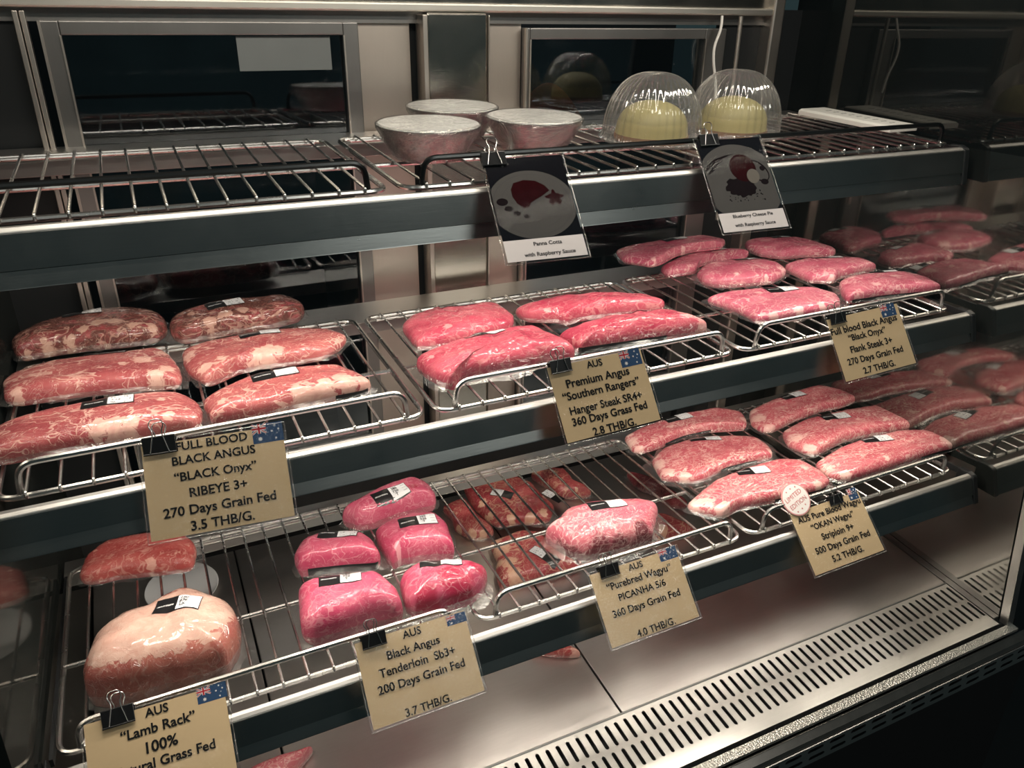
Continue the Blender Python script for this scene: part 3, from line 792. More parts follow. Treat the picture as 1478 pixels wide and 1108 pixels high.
# ------------------------------------------------------------------ packed meat
MEAT = {
    'R1': {'c': [-0.0961, 1.2192, 1.1483], 'tilt': 0.015, 'T': 0.034, 'o': [[-0.1005, -0.008], [-0.0797, 0.0242], [-0.0391, 0.0448], [-0.004, 0.0528], [0.0283, 0.0541], [0.0644, 0.047], [0.0921, 0.0242], [0.1005, -0.0028], [0.1001, -0.0331], [0.0883, -0.0494], [0.0702, -0.0541], [0.0424, -0.053], [-0.008, -0.046], [-0.0572, -0.0467], [-0.0891, -0.0497], [-0.097, -0.0349]], 'pad': 0, 'sk': 0.008, 'pw': 4.5, 'padr': [-0.25, 0.92], 'fat': [[0.0107, -0.0212, 0.0133], [-0.0062, -0.0349, 0.0102], [0.0348, -0.026, 0.0119], [0.0587, -0.0412, 0.0104], [0.0796, -0.0446, 0.0094], [-0.0259, -0.0467, 0.01], [-0.0552, -0.0442, 0.0099], [-0.0801, -0.0529, 0.0073], [-0.0183, 0.0919, 0.0071]], 'dark': [[-0.0511, 0.015, 0.0334], [-0.0174, 0.0336, 0.0305], [0.0252, 0.0387, 0.0272], [0.0686, 0.0266, 0.0274], [-0.0772, 0.005, 0.0219]], 'lab': [-0.0089, 0.0265, 0.044, 0.0527, 0.0241]},
    'R2': {'c': [0.107, 1.1942, 1.148], 'tilt': 0.015, 'T': 0.034, 'o': [[-0.097, 0.0114], [-0.0817, 0.031], [-0.05, 0.0417], [-0.0104, 0.0465], [0.0453, 0.044], [0.0852, 0.0374], [0.0999, 0.0107], [0.099, -0.0103], [0.0873, -0.0248], [0.0488, -0.0358], [0.0096, -0.0377], [-0.017, -0.0379], [-0.0625, -0.0443], [-0.0862, -0.0465], [-0.0971, -0.0338], [-0.0999, -0.0126]], 'pad': 0, 'sk': 0.008, 'pw': 4.5, 'padr': [-0.25, 0.92], 'fat': [[-0.0666, 0.0533, 0.0113], [-0.0424, 0.0619, 0.0114], [-0.0215, -0.0236, 0.0109], [0.006, -0.0179, 0.0099], [-0.0454, -0.0359, 0.008], [-0.0645, -0.0059, 0.007], [0.0793, 0.0571, 0.0059]], 'dark': [[0.023, 0.0166, 0.0325], [0.0627, 0.0126, 0.0287], [-0.0173, 0.0092, 0.0199], [0.0817, 0.0048, 0.0206]], 'lab': [-0.0163, 0.0115, 0.171, 0.0558, 0.0307]},
    'R3': {'c': [-0.0939, 1.0587, 1.1459], 'tilt': 0.015, 'T': 0.026, 'o': [[-0.1037, 0.0211], [-0.095, 0.0385], [-0.0533, 0.0589], [-0.0158, 0.0567], [0.0324, 0.0547], [0.0822, 0.0526], [0.0938, 0.0318], [0.1037, -0.0166], [0.1036, -0.0466], [0.0974, -0.0589], [0.0606, -0.0484], [0.012, -0.039], [-0.0179, -0.0346], [-0.053, -0.0337], [-0.0873, -0.0317], [-0.0988, -0.0227], [-0.1012, -0.0019]], 'pad': 0, 'sk': 0.008, 'pw': 4.5, 'padr': [-0.25, 0.92], 'fat': [[0.0532, 0.0499, 0.0124], [0.0641, -0.0003, 0.0137], [0.0744, -0.0473, 0.0133], [0.0877, -0.0362, 0.0118], [0.0384, -0.0068, 0.0074], [0.0854, 0.027, 0.0106], [-0.0972, 0.0094, 0.0071], [-0.0831, -0.0277, 0.0079], [-0.0374, -0.024, 0.0058]], 'dark': [], 'lab': [0.0153, 0.0524, -0.192, 0.0563, 0.0223]},
    'R4': {'c': [0.1277, 1.0527, 1.1458], 'tilt': 0.015, 'T': 0.026, 'o': [[-0.1107, 0.0382], [-0.085, 0.0522], [-0.0415, 0.0584], [0.0031, 0.0612], [0.0586, 0.0535], [0.097, 0.0347], [0.1124, 0.007], [0.0994, -0.0152], [0.0673, -0.0374], [0.0198, -0.0387], [-0.0214, -0.0331], [-0.0498, -0.0387], [-0.0757, -0.0553], [-0.0913, -0.0612], [-0.1069, -0.031], [-0.1124, -0.0013]], 'pad': 0, 'sk': 0.008, 'pw': 4.5, 'padr': [-0.25, 0.92], 'fat': [[-0.0868, 0.0507, 0.011], [-0.1044, 0.0103, 0.0106], [-0.0894, -0.0405, 0.0102], [-0.0653, -0.0332, 0.0104], [-0.0131, -0.0281, 0.0142], [0.0056, -0.0219, 0.0126], [-0.0409, 0.0216, 0.0051], [-0.0295, -0.0439, 0.0105]], 'dark': [], 'lab': [-0.0049, 0.0376, 0.033, 0.0571, 0.0235]},
    'R5': {'c': [-0.0885, 0.9201, 1.1438], 'tilt': 0.015, 'T': 0.03, 'o': [[-0.1133, 0.013], [-0.0985, 0.0279], [-0.083, 0.0367], [-0.0564, 0.0427], [-0.018, 0.0433], [0.0248, 0.0456], [0.0685, 0.0404], [0.0945, 0.03], [0.1095, 0.0051], [0.1133, -0.0157], [0.109, -0.0377], [0.0983, -0.0456], [0.0602, -0.0424], [0.0108, -0.0418], [-0.034, -0.0379], [-0.0673, -0.0373], [-0.0971, -0.0375], [-0.1096, -0.026]], 'pad': 0, 'sk': 0.008, 'pw': 4.5, 'padr': [-0.25, 0.92], 'fat': [[-0.0864, 0.0489, 0.0135], [-0.0735, 0.0572, 0.0121], [0.0018, -0.0351, 0.013], [0.0179, -0.0357, 0.0117], [0.0342, -0.0363, 0.0103], [-0.0061, -0.0503, 0.0114], [-0.0869, -0.0448, 0.0082], [0.0543, 0.0387, 0.0089], [0.07, 0.0027, 0.0077], [0.0761, -0.0345, 0.0075]], 'dark': [], 'lab': [0.0138, 0.0181, -0.04, 0.0565, 0.0263]},
    'R6': {'c': [0.1282, 0.9201, 1.1438], 'tilt': 0.015, 'T': 0.03, 'o': [[-0.1014, 0.0004], [-0.0808, 0.019], [-0.0454, 0.0404], [-0.0053, 0.0433], [0.0382, 0.0401], [0.0778, 0.0306], [0.0963, -0.0038], [0.1014, -0.024], [0.0875, -0.033], [0.0599, -0.0342], [0.0102, -0.0347], [-0.0231, -0.0411], [-0.0546, -0.0433], [-0.0958, -0.0415], [-0.0977, -0.0212]], 'pad': 1, 'sk': 0.008, 'pw': 4.5, 'padr': [0.5, 0.95], 'fat': [[-0.0115, -0.0515, 0.0157], [0.0138, -0.0364, 0.0161], [0.0408, -0.0326, 0.0164], [0.0695, -0.0251, 0.015], [-0.0369, -0.0549, 0.0124], [-0.0818, 0.0196, 0.0097], [-0.0811, -0.0253, 0.0069], [-0.0557, 0.0485, 0.0074], [0.0931, -0.027, 0.0101]], 'dark': [], 'lab': [-0.011, 0.0171, 0.005, 0.0581, 0.0268]},
    'H1': {'c': [0.4127, 1.0444, 1.1457], 'tilt': 0.015, 'T': 0.03, 'o': [[-0.0862, 0.0175], [-0.0597, 0.0459], [-0.015, 0.0562], [0.0298, 0.0507], [0.0842, 0.0426], [0.0877, -0.0126], [0.0646, -0.0415], [-0.0034, -0.0512], [-0.0576, -0.0562], [-0.0854, -0.0513], [-0.0877, -0.0193]], 'pad': 0, 'sk': 0.006, 'pw': 3.6, 'padr': [-0.25, 0.92], 'fat': [[-0.0485, 0.0535, 0.006], [-0.0326, -0.0365, 0.0057], [0.0481, 0.0265, 0.0044]], 'dark': [], 'lab': [0.0112, 0.0389, -0.174, 0.0574, 0.0275]},
    'H2': {'c': [0.4143, 0.9106, 1.1437], 'tilt': 0.015, 'T': 0.04, 'o': [[-0.1101, 0.0196], [-0.0563, 0.0391], [-0.0188, 0.0488], [0.0268, 0.0539], [0.0899, 0.0539], [0.0987, 0.0174], [0.1101, -0.0125], [0.1058, -0.0368], [0.0893, -0.0426], [0.0529, -0.0372], [0.0261, -0.0397], [-0.0238, -0.0398], [-0.0683, -0.041], [-0.0892, -0.0539], [-0.099, -0.0418], [-0.1089, -0.0094]], 'pad': 0, 'sk': 0.012, 'pw': 3.0, 'padr': [-0.25, 0.92], 'fat': [[-0.0343, 0.0531, 0.0047], [0.031, 0.0153, 0.0039], [0.0945, 0.0437, 0.0049], [-0.0961, -0.0011, 0.0044]], 'dark': [], 'lab': [-0.0051, 0.0304, 0.14, 0.0594, 0.0226]},
    'H3': {'c': [0.6386, 1.0298, 1.1455], 'tilt': 0.015, 'T': 0.03, 'o': [[-0.1234, 0.0281], [-0.0689, 0.0427], [-0.0014, 0.0337], [0.0825, 0.0122], [0.1132, -0.0088], [0.1234, -0.0334], [0.1074, -0.0427], [0.0157, -0.0278], [-0.0347, -0.0264], [-0.0629, -0.0324], [-0.0791, -0.0162], [-0.1159, 0.0031]], 'pad': 0, 'sk': 0.006, 'pw': 3.2, 'padr': [-0.25, 0.92], 'fat': [[-0.0937, 0.0329, 0.009], [-0.006, 0.0242, 0.0055], [0.0832, -0.0052, 0.0056], [-0.0857, -0.0096, 0.0061]], 'dark': [], 'lab': [-0.0127, 0.0332, -0.211, 0.0385, 0.0135]},
    'H4': {'c': [0.6432, 0.9111, 1.1437], 'tilt': 0.015, 'T': 0.038, 'o': [[-0.118, 0.0177], [-0.0776, 0.0279], [-0.0268, 0.0325], [0.0462, 0.0289], [0.0965, 0.0183], [0.1132, -0.011], [0.118, -0.0281], [0.0982, -0.0325], [0.0334, -0.0306], [-0.0229, -0.0266], [-0.0908, -0.0218], [-0.1042, -0.0212], [-0.111, -0.0013]], 'pad': 1, 'sk': 0.012, 'pw': 3.0, 'padr': [-0.9, 0.35], 'fat': [[0.0912, -0.0127, 0.0173], [0.1042, -0.0301, 0.0129], [-0.0714, -0.0034, 0.0041], [0.0094, 0.0091, 0.0043]], 'dark': [], 'lab': [0.0161, 0.0253, -0.258, 0.0447, 0.0119]},
    'F1': {'c': [0.9201, 1.1852, 1.1718], 'tilt': 0.015, 'T': 0.02, 'o': [[-0.1158, 0.0311], [-0.0809, 0.0438], [0.0194, 0.0541], [0.1076, 0.05], [0.1296, 0.0136], [0.105, -0.0084], [0.0384, -0.005], [-0.01, -0.0163], [-0.072, -0.0497], [-0.1001, -0.0541], [-0.1296, -0.0133]], 'pad': 0, 'sk': 0.006, 'pw': 4.5, 'padr': [-0.25, 0.92], 'fat': [[-0.1153, 0.0179, 0.0067], [0.0076, -0.0106, 0.0057], [-0.0868, -0.0504, 0.0054]], 'dark': [], 'lab': [0.0171, 0.0362, 0.188, 0.0817, 0.0349]},
    'F2': {'c': [0.9784, 1.1675, 1.1476], 'tilt': 0.015, 'T': 0.022, 'o': [[-0.111, -0.0103], [-0.0447, 0.0219], [0.0473, 0.0405], [0.108, 0.0232], [0.115, 0.0057], [0.0349, 0.0051], [-0.0154, -0.0071], [-0.0539, -0.0392], [-0.115, -0.0405]], 'pad': 0, 'sk': 0.006, 'pw': 4.5, 'padr': [-0.25, 0.92], 'fat': [], 'dark': [], 'lab': [0.0416, 0.0241, 0.07, 0.0457, 0.0245]},
    'F3': {'c': [0.9929, 1.0809, 1.1463], 'tilt': 0.015, 'T': 0.026, 'o': [[-0.0859, 0.0181], [-0.0467, 0.0476], [0.0036, 0.0544], [0.0694, 0.0343], [0.0946, -0.0011], [0.0827, -0.0319], [0.0348, -0.0544], [-0.0256, -0.0486], [-0.0783, -0.035], [-0.0946, -0.0109]], 'pad': 0, 'sk': 0.012, 'pw': 4.5, 'padr': [-0.25, 0.92], 'fat': [[0.0706, -0.0319, 0.0123], [-0.0393, -0.032, 0.0075], [-0.0417, 0.0313, 0.0056], [0.0157, -0.0542, 0.0065]], 'dark': [], 'lab': [0.0369, 0.0327, -0.181, 0.0557, 0.0276]},
    'F4': {'c': [1.1936, 1.1724, 1.1476], 'tilt': 0.015, 'T': 0.024, 'o': [[-0.0621, 0.0584], [-0.0225, 0.0646], [0.0609, 0.0342], [0.0796, -0.0511], [0.0626, -0.0646], [0.0044, -0.0449], [-0.0453, -0.0374], [-0.0772, -0.0053], [-0.0796, 0.0305]], 'pad': 0, 'sk': 0.006, 'pw': 4.5, 'padr': [-0.25, 0.92], 'fat': [[-0.0377, 0.0455, 0.0062], [0.0282, 0.0312, 0.0076]], 'dark': [], 'lab': [0.0085, 0.0381, -0.0, 0.0474, 0.0223]},
    'F5': {'c': [1.1792, 1.0348, 1.1456], 'tilt': 0.015, 'T': 0.024, 'o': [[-0.0807, 0.0418], [-0.0257, 0.0503], [0.0515, 0.0287], [0.0873, 0.0033], [0.0868, -0.0268], [0.0298, -0.0308], [-0.0154, -0.0356], [-0.0491, -0.0503], [-0.0862, -0.0327], [-0.0873, 0.0048]], 'pad': 0, 'sk': 0.006, 'pw': 4.5, 'padr': [-0.25, 0.92], 'fat': [[-0.0523, -0.0528, 0.0088], [-0.0501, 0.0377, 0.0058]], 'dark': [], 'lab': [0.0085, 0.0287, -0.247, 0.0684, 0.029]},
    'F6': {'c': [0.957, 0.9365, 1.1441], 'tilt': 0.015, 'T': 0.022, 'o': [[-0.1106, 0.0531], [-0.0724, 0.061], [0.0164, 0.0451], [0.0978, 0.0179], [0.1106, -0.0209], [0.0846, -0.0538], [0.0356, -0.061], [-0.0129, -0.0591], [-0.0775, -0.058], [-0.0939, -0.0494], [-0.0953, -0.0001]], 'pad': 0, 'sk': 0.012, 'pw': 4.5, 'padr': [-0.25, 0.92], 'fat': [[-0.0659, -0.0622, 0.0105], [-0.0119, -0.0571, 0.0107], [0.0393, -0.0568, 0.0099], [-0.0793, 0.0587, 0.0071], [-0.0326, 0.0168, 0.0071], [0.0447, 0.0161, 0.0062], [-0.0965, -0.0562, 0.0076]], 'dark': [], 'lab': [0.0186, 0.0205, -0.102, 0.0629, 0.0338]},
    'F7': {'c': [1.1811, 0.9212, 1.1439], 'tilt': 0.015, 'T': 0.026, 'o': [[-0.0635, 0.0385], [-0.0272, 0.048], [0.0339, 0.0438], [0.0933, 0.0229], [0.1076, -0.0111], [0.0963, -0.0466], [0.0651, -0.048], [-0.0262, -0.0334], [-0.1076, -0.0274], [-0.0969, 0.0]], 'pad': 1, 'sk': 0.008, 'pw': 4.5, 'padr': [-0.95, 0.6], 'fat': [[0.0302, -0.0018, 0.0098], [0.0813, 0.0034, 0.0089], [-0.0451, 0.0286, 0.0076], [-0.0366, -0.016, 0.0084]], 'dark': [], 'lab': [0.0562, 0.0408, -0.169, 0.0583, 0.0228]},
    'W1': {'c': [0.8845, 1.0499, 0.8547], 'tilt': -0.027, 'T': 0.022, 'o': [[-0.1298, 0.0149], [-0.0755, 0.0326], [0.0129, 0.0457], [0.1111, 0.0377], [0.1419, 0.0067], [0.1289, -0.0262], [0.1093, -0.0457], [0.0422, -0.0244], [-0.0223, -0.022], [-0.0968, -0.0376], [-0.1329, -0.0383], [-0.1419, -0.0286]], 'pad': 1, 'sk': 0.008, 'pw': 4.5, 'padr': [-0.5, 0.3], 'fat': [[-0.1349, -0.0122, 0.0152], [-0.1325, -0.0375, 0.0107], [0.123, -0.0287, 0.0103], [-0.1241, 0.0141, 0.0099]], 'dark': [], 'lab': [-0.0022, 0.024, 0.005, 0.0734, 0.0306]},
    'W2': {'c': [0.857, 0.9428, 0.8576], 'tilt': -0.027, 'T': 0.024, 'o': [[-0.1061, 0.0268], [-0.0628, 0.0521], [0.0043, 0.0579], [0.0845, 0.035], [0.1223, 0.0098], [0.1179, -0.0291], [0.1028, -0.05], [0.0444, -0.0453], [0.0012, -0.0445], [-0.0517, -0.0579], [-0.0802, -0.0565], [-0.1223, -0.0273], [-0.115, 0.0048]], 'pad': 1, 'sk': 0.014, 'pw': 4.5, 'padr': [-0.1, 0.6], 'fat': [[-0.111, 0.0018, 0.0154], [-0.1122, -0.0301, 0.0126], [-0.0907, -0.0507, 0.0125], [-0.0979, 0.0294, 0.0105], [0.1042, -0.0421, 0.0074]], 'dark': [], 'lab': [0.018, 0.0384, -0.345, 0.0611, 0.0305]},
    'W3': {'c': [0.858, 0.8212, 0.8609], 'tilt': -0.027, 'T': 0.026, 'o': [[-0.1378, 0.0039], [-0.0603, 0.0383], [0.0227, 0.0506], [0.0988, 0.0498], [0.1336, 0.0302], [0.1378, -0.0107], [0.1284, -0.0405], [0.0961, -0.0506], [0.017, -0.0424], [-0.0579, -0.0329], [-0.1037, -0.0403], [-0.1336, -0.0133]], 'pad': 1, 'sk': 0.01, 'pw': 4.5, 'padr': [0.0, 0.8], 'fat': [[-0.1319, -0.0054, 0.0141], [-0.1133, -0.0188, 0.0131], [-0.0975, -0.0354, 0.0131], [-0.1229, 0.0139, 0.0086], [0.1069, -0.0027, 0.0101], [0.0943, -0.0488, 0.0108]], 'dark': [], 'lab': [0.0149, 0.0275, -0.272, 0.0586, 0.0312]},
    'W4': {'c': [1.1554, 1.0277, 0.8553], 'tilt': -0.027, 'T': 0.022, 'o': [[-0.112, 0.0216], [-0.0428, 0.0392], [0.0483, 0.0543], [0.1144, 0.056], [0.1399, 0.0174], [0.1435, -0.0218], [0.0915, -0.0317], [0.0328, -0.0277], [-0.0534, -0.0393], [-0.126, -0.056], [-0.1435, -0.0453], [-0.1422, -0.0188]], 'pad': 0, 'sk': 0.008, 'pw': 4.5, 'padr': [-0.25, 0.92], 'fat': [[-0.1246, -0.0175, 0.015], [-0.1295, -0.0557, 0.0113], [-0.1132, 0.0124, 0.0094], [0.1372, -0.0148, 0.0086]], 'dark': [], 'lab': [0.0061, 0.0293, -0.006, 0.067, 0.0392]},
    'W5': {'c': [1.1654, 0.9178, 0.8583], 'tilt': -0.027, 'T': 0.024, 'o': [[-0.1255, 0.0339], [-0.0558, 0.0513], [0.05, 0.0489], [0.1345, 0.0371], [0.1477, -0.0102], [0.1484, -0.0402], [0.1235, -0.0513], [0.0395, -0.0361], [-0.0327, -0.0327], [-0.1211, -0.0504], [-0.1388, -0.0391], [-0.1484, -0.0035]], 'pad': 0, 'sk': 0.008, 'pw': 4.5, 'padr': [-0.25, 0.92], 'fat': [[-0.1289, -0.0039, 0.0142], [-0.1289, -0.0405, 0.0128], [0.083, -0.025, 0.0114], [0.1298, -0.0263, 0.0104], [-0.1188, 0.0296, 0.0078]], 'dark': [], 'lab': [-0.0015, 0.0259, -0.183, 0.0597, 0.0323]},
    'W6': {'c': [1.1559, 0.8177, 0.861], 'tilt': -0.027, 'T': 0.025, 'o': [[-0.1472, 0.0171], [-0.0818, 0.0354], [-0.0075, 0.044], [0.0851, 0.0381], [0.1404, 0.0176], [0.1538, -0.0254], [0.1356, -0.044], [0.101, -0.0417], [0.0326, -0.0419], [-0.0422, -0.0436], [-0.1298, -0.0421], [-0.1538, -0.0253], [-0.152, -0.0023]], 'pad': 1, 'sk': 0.008, 'pw': 4.5, 'padr': [0.3, 0.9], 'fat': [[-0.1462, -0.0086, 0.0133], [-0.1337, -0.0359, 0.0111], [0.1273, -0.0327, 0.0141], [0.1377, 0.0066, 0.0078], [-0.1365, 0.0145, 0.0073], [-0.0331, -0.0339, 0.0062]], 'dark': [], 'lab': [0.0056, 0.0242, -0.257, 0.0627, 0.0322]},
    'T1': {'c': [0.2781, 1.0254, 0.8554], 'tilt': -0.027, 'T': 0.046, 'o': [[-0.0761, -0.0033], [-0.0403, 0.015], [0.0111, 0.0299], [0.061, 0.0348], [0.0748, 0.0152], [0.0761, -0.0134], [0.0675, -0.0257], [0.0154, -0.0252], [-0.0162, -0.0297], [-0.036, -0.0348], [-0.0608, -0.0285], [-0.0754, -0.0113]], 'pad': 0, 'sk': 0.006, 'pw': 3.6, 'padr': [-0.25, 0.92], 'fat': [], 'dark': [[0.0405, -0.0081, 0.0073]], 'lab': [0.0013, -0.0111, 0.166, 0.0641, 0.0409]},
    'T2': {'c': [0.2863, 0.9157, 0.8584], 'tilt': -0.027, 'T': 0.046, 'o': [[-0.0528, 0.0325], [-0.0258, 0.0479], [0.0108, 0.0492], [0.0462, 0.0355], [0.0528, 0.0051], [0.0464, -0.0338], [0.042, -0.0492], [0.006, -0.0374], [-0.0327, -0.0306], [-0.0471, -0.0353], [-0.0525, -0.0093]], 'pad': 0, 'sk': 0.008, 'pw': 3.6, 'padr': [-0.25, 0.92], 'fat': [[-0.0378, -0.0287, 0.0049]], 'dark': [], 'lab': [0.0076, 0.0092, -0.12, 0.0577, 0.0309]},
    'T3': {'c': [0.1687, 0.9317, 0.8579], 'tilt': -0.027, 'T': 0.044, 'o': [[-0.0574, 0.0112], [-0.0441, 0.0338], [-0.0173, 0.0402], [0.018, 0.0303], [0.0471, 0.0159], [0.056, -0.006], [0.0574, -0.0337], [0.0468, -0.0402], [0.009, -0.0272], [-0.0292, -0.017], [-0.0548, -0.0096]], 'pad': 1, 'sk': 0.008, 'pw': 3.6, 'padr': [-0.8, 0.9], 'fat': [], 'dark': [[-0.0278, 0.0293, 0.0066]], 'lab': [0.0096, 0.0152, -0.379, 0.0568, 0.0264]},
    'T4': {'c': [0.1561, 0.8123, 0.8611], 'tilt': -0.027, 'T': 0.055, 'o': [[-0.055, 0.045], [-0.0288, 0.0419], [0.0135, 0.0335], [0.0536, 0.022], [0.0656, -0.0139], [0.0631, -0.0393], [0.0518, -0.045], [0.017, -0.0391], [-0.0194, -0.0403], [-0.0534, -0.0392], [-0.0656, -0.0236], [-0.0629, 0.0032]], 'pad': 0, 'sk': 0.01, 'pw': 3.6, 'padr': [-0.25, 0.92], 'fat': [[-0.0612, -0.0413, 0.0035]], 'dark': [], 'lab': [-0.0037, 0.0137, -0.215, 0.0555, 0.0289]},
    'T5': {'c': [0.2867, 0.798, 0.8615], 'tilt': -0.027, 'T': 0.05, 'o': [[-0.0562, 0.0227], [-0.0422, 0.0383], [-0.0124, 0.0356], [0.034, 0.0205], [0.0578, 0.0015], [0.0608, -0.0095], [0.0475, -0.026], [0.0262, -0.0364], [-0.0136, -0.0383], [-0.0513, -0.0295], [-0.0608, -0.0141]], 'pad': 0, 'sk': 0.014, 'pw': 3.2, 'padr': [-0.25, 0.92], 'fat': [], 'dark': [[0.0085, -0.0242, 0.0228], [-0.0354, -0.0346, 0.0148], [0.0476, -0.0099, 0.0117]], 'lab': [0.0018, 0.0141, -0.335, 0.0586, 0.0215]},
    'P1': {'c': [0.5627, 0.8186, 0.861], 'tilt': -0.027, 'T': 0.052, 'o': [[-0.0952, 0.0231], [-0.0727, 0.0322], [-0.0485, 0.0506], [-0.005, 0.0507], [0.0473, 0.0381], [0.0845, 0.0228], [0.0952, 0.0049], [0.0876, -0.0086], [0.0602, -0.037], [0.0476, -0.0507], [-0.0025, -0.0505], [-0.0343, -0.0476], [-0.0606, -0.042], [-0.0796, -0.0234]], 'pad': 0, 'sk': 0.012, 'pw': 3.2, 'padr': [-0.25, 0.92], 'fat': [[-0.0805, 0.0235, 0.0063], [0.092, 0.0266, 0.0067]], 'dark': [[-0.0088, -0.0582, 0.0143], [-0.0409, -0.0524, 0.0142], [0.0288, -0.0475, 0.0104]], 'lab': [0.0053, 0.0129, -0.142, 0.0613, 0.0365]},
    'L1': {'c': [-0.067, 0.8304, 0.8607], 'tilt': -0.027, 'T': 0.075, 'o': [[-0.0881, -0.0255], [-0.0778, 0.0164], [-0.0734, 0.0247], [-0.0519, 0.0406], [-0.0128, 0.046], [0.017, 0.0633], [0.0394, 0.0654], [0.055, 0.0519], [0.0696, 0.0337], [0.0827, 0.0205], [0.0881, -0.0088], [0.0831, -0.034], [0.0703, -0.0569], [0.0627, -0.0645], [0.0136, -0.0654], [-0.026, -0.0624], [-0.0668, -0.0553], [-0.0848, -0.0448]], 'pad': 0, 'sk': 0.006, 'pw': 3.4, 'padr': [-0.25, 0.92], 'fat': [], 'dark': [], 'lab': [0.0229, 0.0052, -0.313, 0.0544, 0.0268]},
    'L2': {'c': [-0.0916, 1.0542, 0.8546], 'tilt': -0.027, 'T': 0.03, 'o': [[-0.0774, -0.0141], [-0.0694, 0.0263], [-0.0422, 0.0523], [0.0151, 0.0472], [0.0645, 0.0233], [0.0774, -0.0083], [0.0759, -0.0283], [0.0674, -0.0523], [0.0281, -0.0456], [-0.0293, -0.029], [-0.0563, -0.0276], [-0.072, -0.0217]], 'pad': 0, 'sk': 0.008, 'pw': 4.5, 'padr': [-0.25, 0.92], 'fat': [[0.0162, -0.0387, 0.0075], [0.0514, -0.0353, 0.0053], [-0.0551, 0.0216, 0.0038]], 'dark': []},
    'B1': {'c': [0.5824, 1.2168, 0.6671], 'tilt': 0.06, 'T': 0.03, 'o': [[-0.0702, 0.071], [-0.0347, 0.0915], [0.0085, 0.0856], [0.0446, 0.0636], [0.0666, 0.0289], [0.0682, 0.0015], [0.0703, -0.0245], [0.0754, -0.0621], [0.05, -0.0915], [0.0165, -0.0868], [-0.0066, -0.0748], [-0.0516, -0.0679], [-0.0696, -0.0364], [-0.0754, 0.0171]], 'pad': 0, 'sk': 0.006, 'pw': 4.5, 'padr': [-0.25, 0.92], 'fat': [[0.0212, 0.0793, 0.0141], [0.0032, 0.0738, 0.0123], [-0.0104, 0.0604, 0.0104], [-0.0595, -0.0091, 0.0116], [-0.0599, -0.0427, 0.0114], [-0.0251, -0.0681, 0.0097], [0.011, -0.083, 0.0114], [0.0422, -0.0792, 0.0099], [0.0798, 0.0237, 0.0087], [0.0642, -0.0367, 0.0068]], 'dark': [], 'lab': [-0.0151, -0.0017, -0.749, 0.033, 0.0234]},
    'B2': {'c': [0.725, 1.247, 0.6489], 'tilt': 0.06, 'T': 0.03, 'o': [[-0.0452, 0.0547], [-0.0067, 0.055], [0.0252, 0.0417], [0.0282, 0.0169], [0.025, -0.0226], [0.0452, -0.0545], [0.031, -0.055], [-0.006, -0.043], [-0.0255, -0.0316], [-0.0335, 0.0142]], 'pad': 0, 'sk': 0.006, 'pw': 4.5, 'padr': [-0.25, 0.92], 'fat': [[-0.0343, 0.0482, 0.0091], [-0.0041, 0.0593, 0.0073], [0.0256, 0.0074, 0.0051], [0.0127, -0.0446, 0.0049]], 'dark': [[-0.0146, 0.0237, 0.018]], 'lab': [-0.042, -0.0404, -1.156, 0.0487, 0.0218]},
    'B3': {'c': [0.5545, 1.065, 0.638], 'tilt': 0.06, 'T': 0.035, 'o': [[-0.0556, 0.0542], [-0.0262, 0.0592], [0.015, 0.0641], [0.0432, 0.0482], [0.0519, 0.0229], [0.0837, -0.0637], [0.0208, -0.0641], [-0.0374, -0.0588], [-0.0837, -0.0532], [-0.077, -0.0166], [-0.0615, 0.0082]], 'pad': 0, 'sk': 0.006, 'pw': 4.5, 'padr': [-0.25, 0.92], 'fat': [[-0.0461, 0.0537, 0.0159], [-0.048, 0.0191, 0.0171], [-0.0508, -0.0234, 0.0168], [-0.0535, -0.0503, 0.015], [-0.0658, -0.0123, 0.0107], [0.0206, -0.0244, 0.0068], [0.0125, -0.0061, 0.0056]], 'dark': [], 'lab': [0.0169, -0.0319, -1.058, 0.0594, 0.0232]},
    'B4': {'c': [0.4895, 1.2114, 0.6468], 'tilt': 0.06, 'T': 0.03, 'o': [[-0.0334, 0.0517], [-0.0018, 0.06], [0.016, 0.0586], [0.0197, -0.0062], [0.0334, -0.0565], [0.0125, -0.06], [-0.0153, -0.051], [-0.033, -0.0131], [-0.0281, 0.0197]], 'pad': 0, 'sk': 0.006, 'pw': 4.5, 'padr': [-0.25, 0.92], 'fat': [[-0.0328, -0.0262, 0.0097], [-0.0135, -0.0555, 0.0128], [0.0091, -0.0596, 0.0097], [0.019, 0.0664, 0.0086]], 'dark': []},
    'B5': {'c': [0.9098, 1.1504, 0.6431], 'tilt': 0.06, 'T': 0.03, 'o': [[-0.0298, 0.0717], [-0.0034, 0.0435], [0.0152, -0.015], [0.0321, -0.0698], [0.0194, -0.0717], [0.0017, -0.0579], [-0.0068, -0.0124], [-0.0321, 0.0241]], 'pad': 0, 'sk': 0.006, 'pw': 3, 'padr': [-0.25, 0.92], 'fat': [], 'dark': [[0.0109, 0.0084, 0.0464]]},
    'B6': {'c': [0.8583, 1.0349, 0.6361], 'tilt': 0.06, 'T': 0.03, 'o': [[-0.0094, 0.0373], [0.0134, 0.0281], [0.045, -0.0304], [0.0318, -0.0373], [0.0005, -0.0319], [-0.0302, -0.0235], [-0.045, -0.0082]], 'pad': 0, 'sk': 0.006, 'pw': 3, 'padr': [-0.25, 0.92], 'fat': [[-0.0259, -0.0156, 0.0113]], 'dark': []},
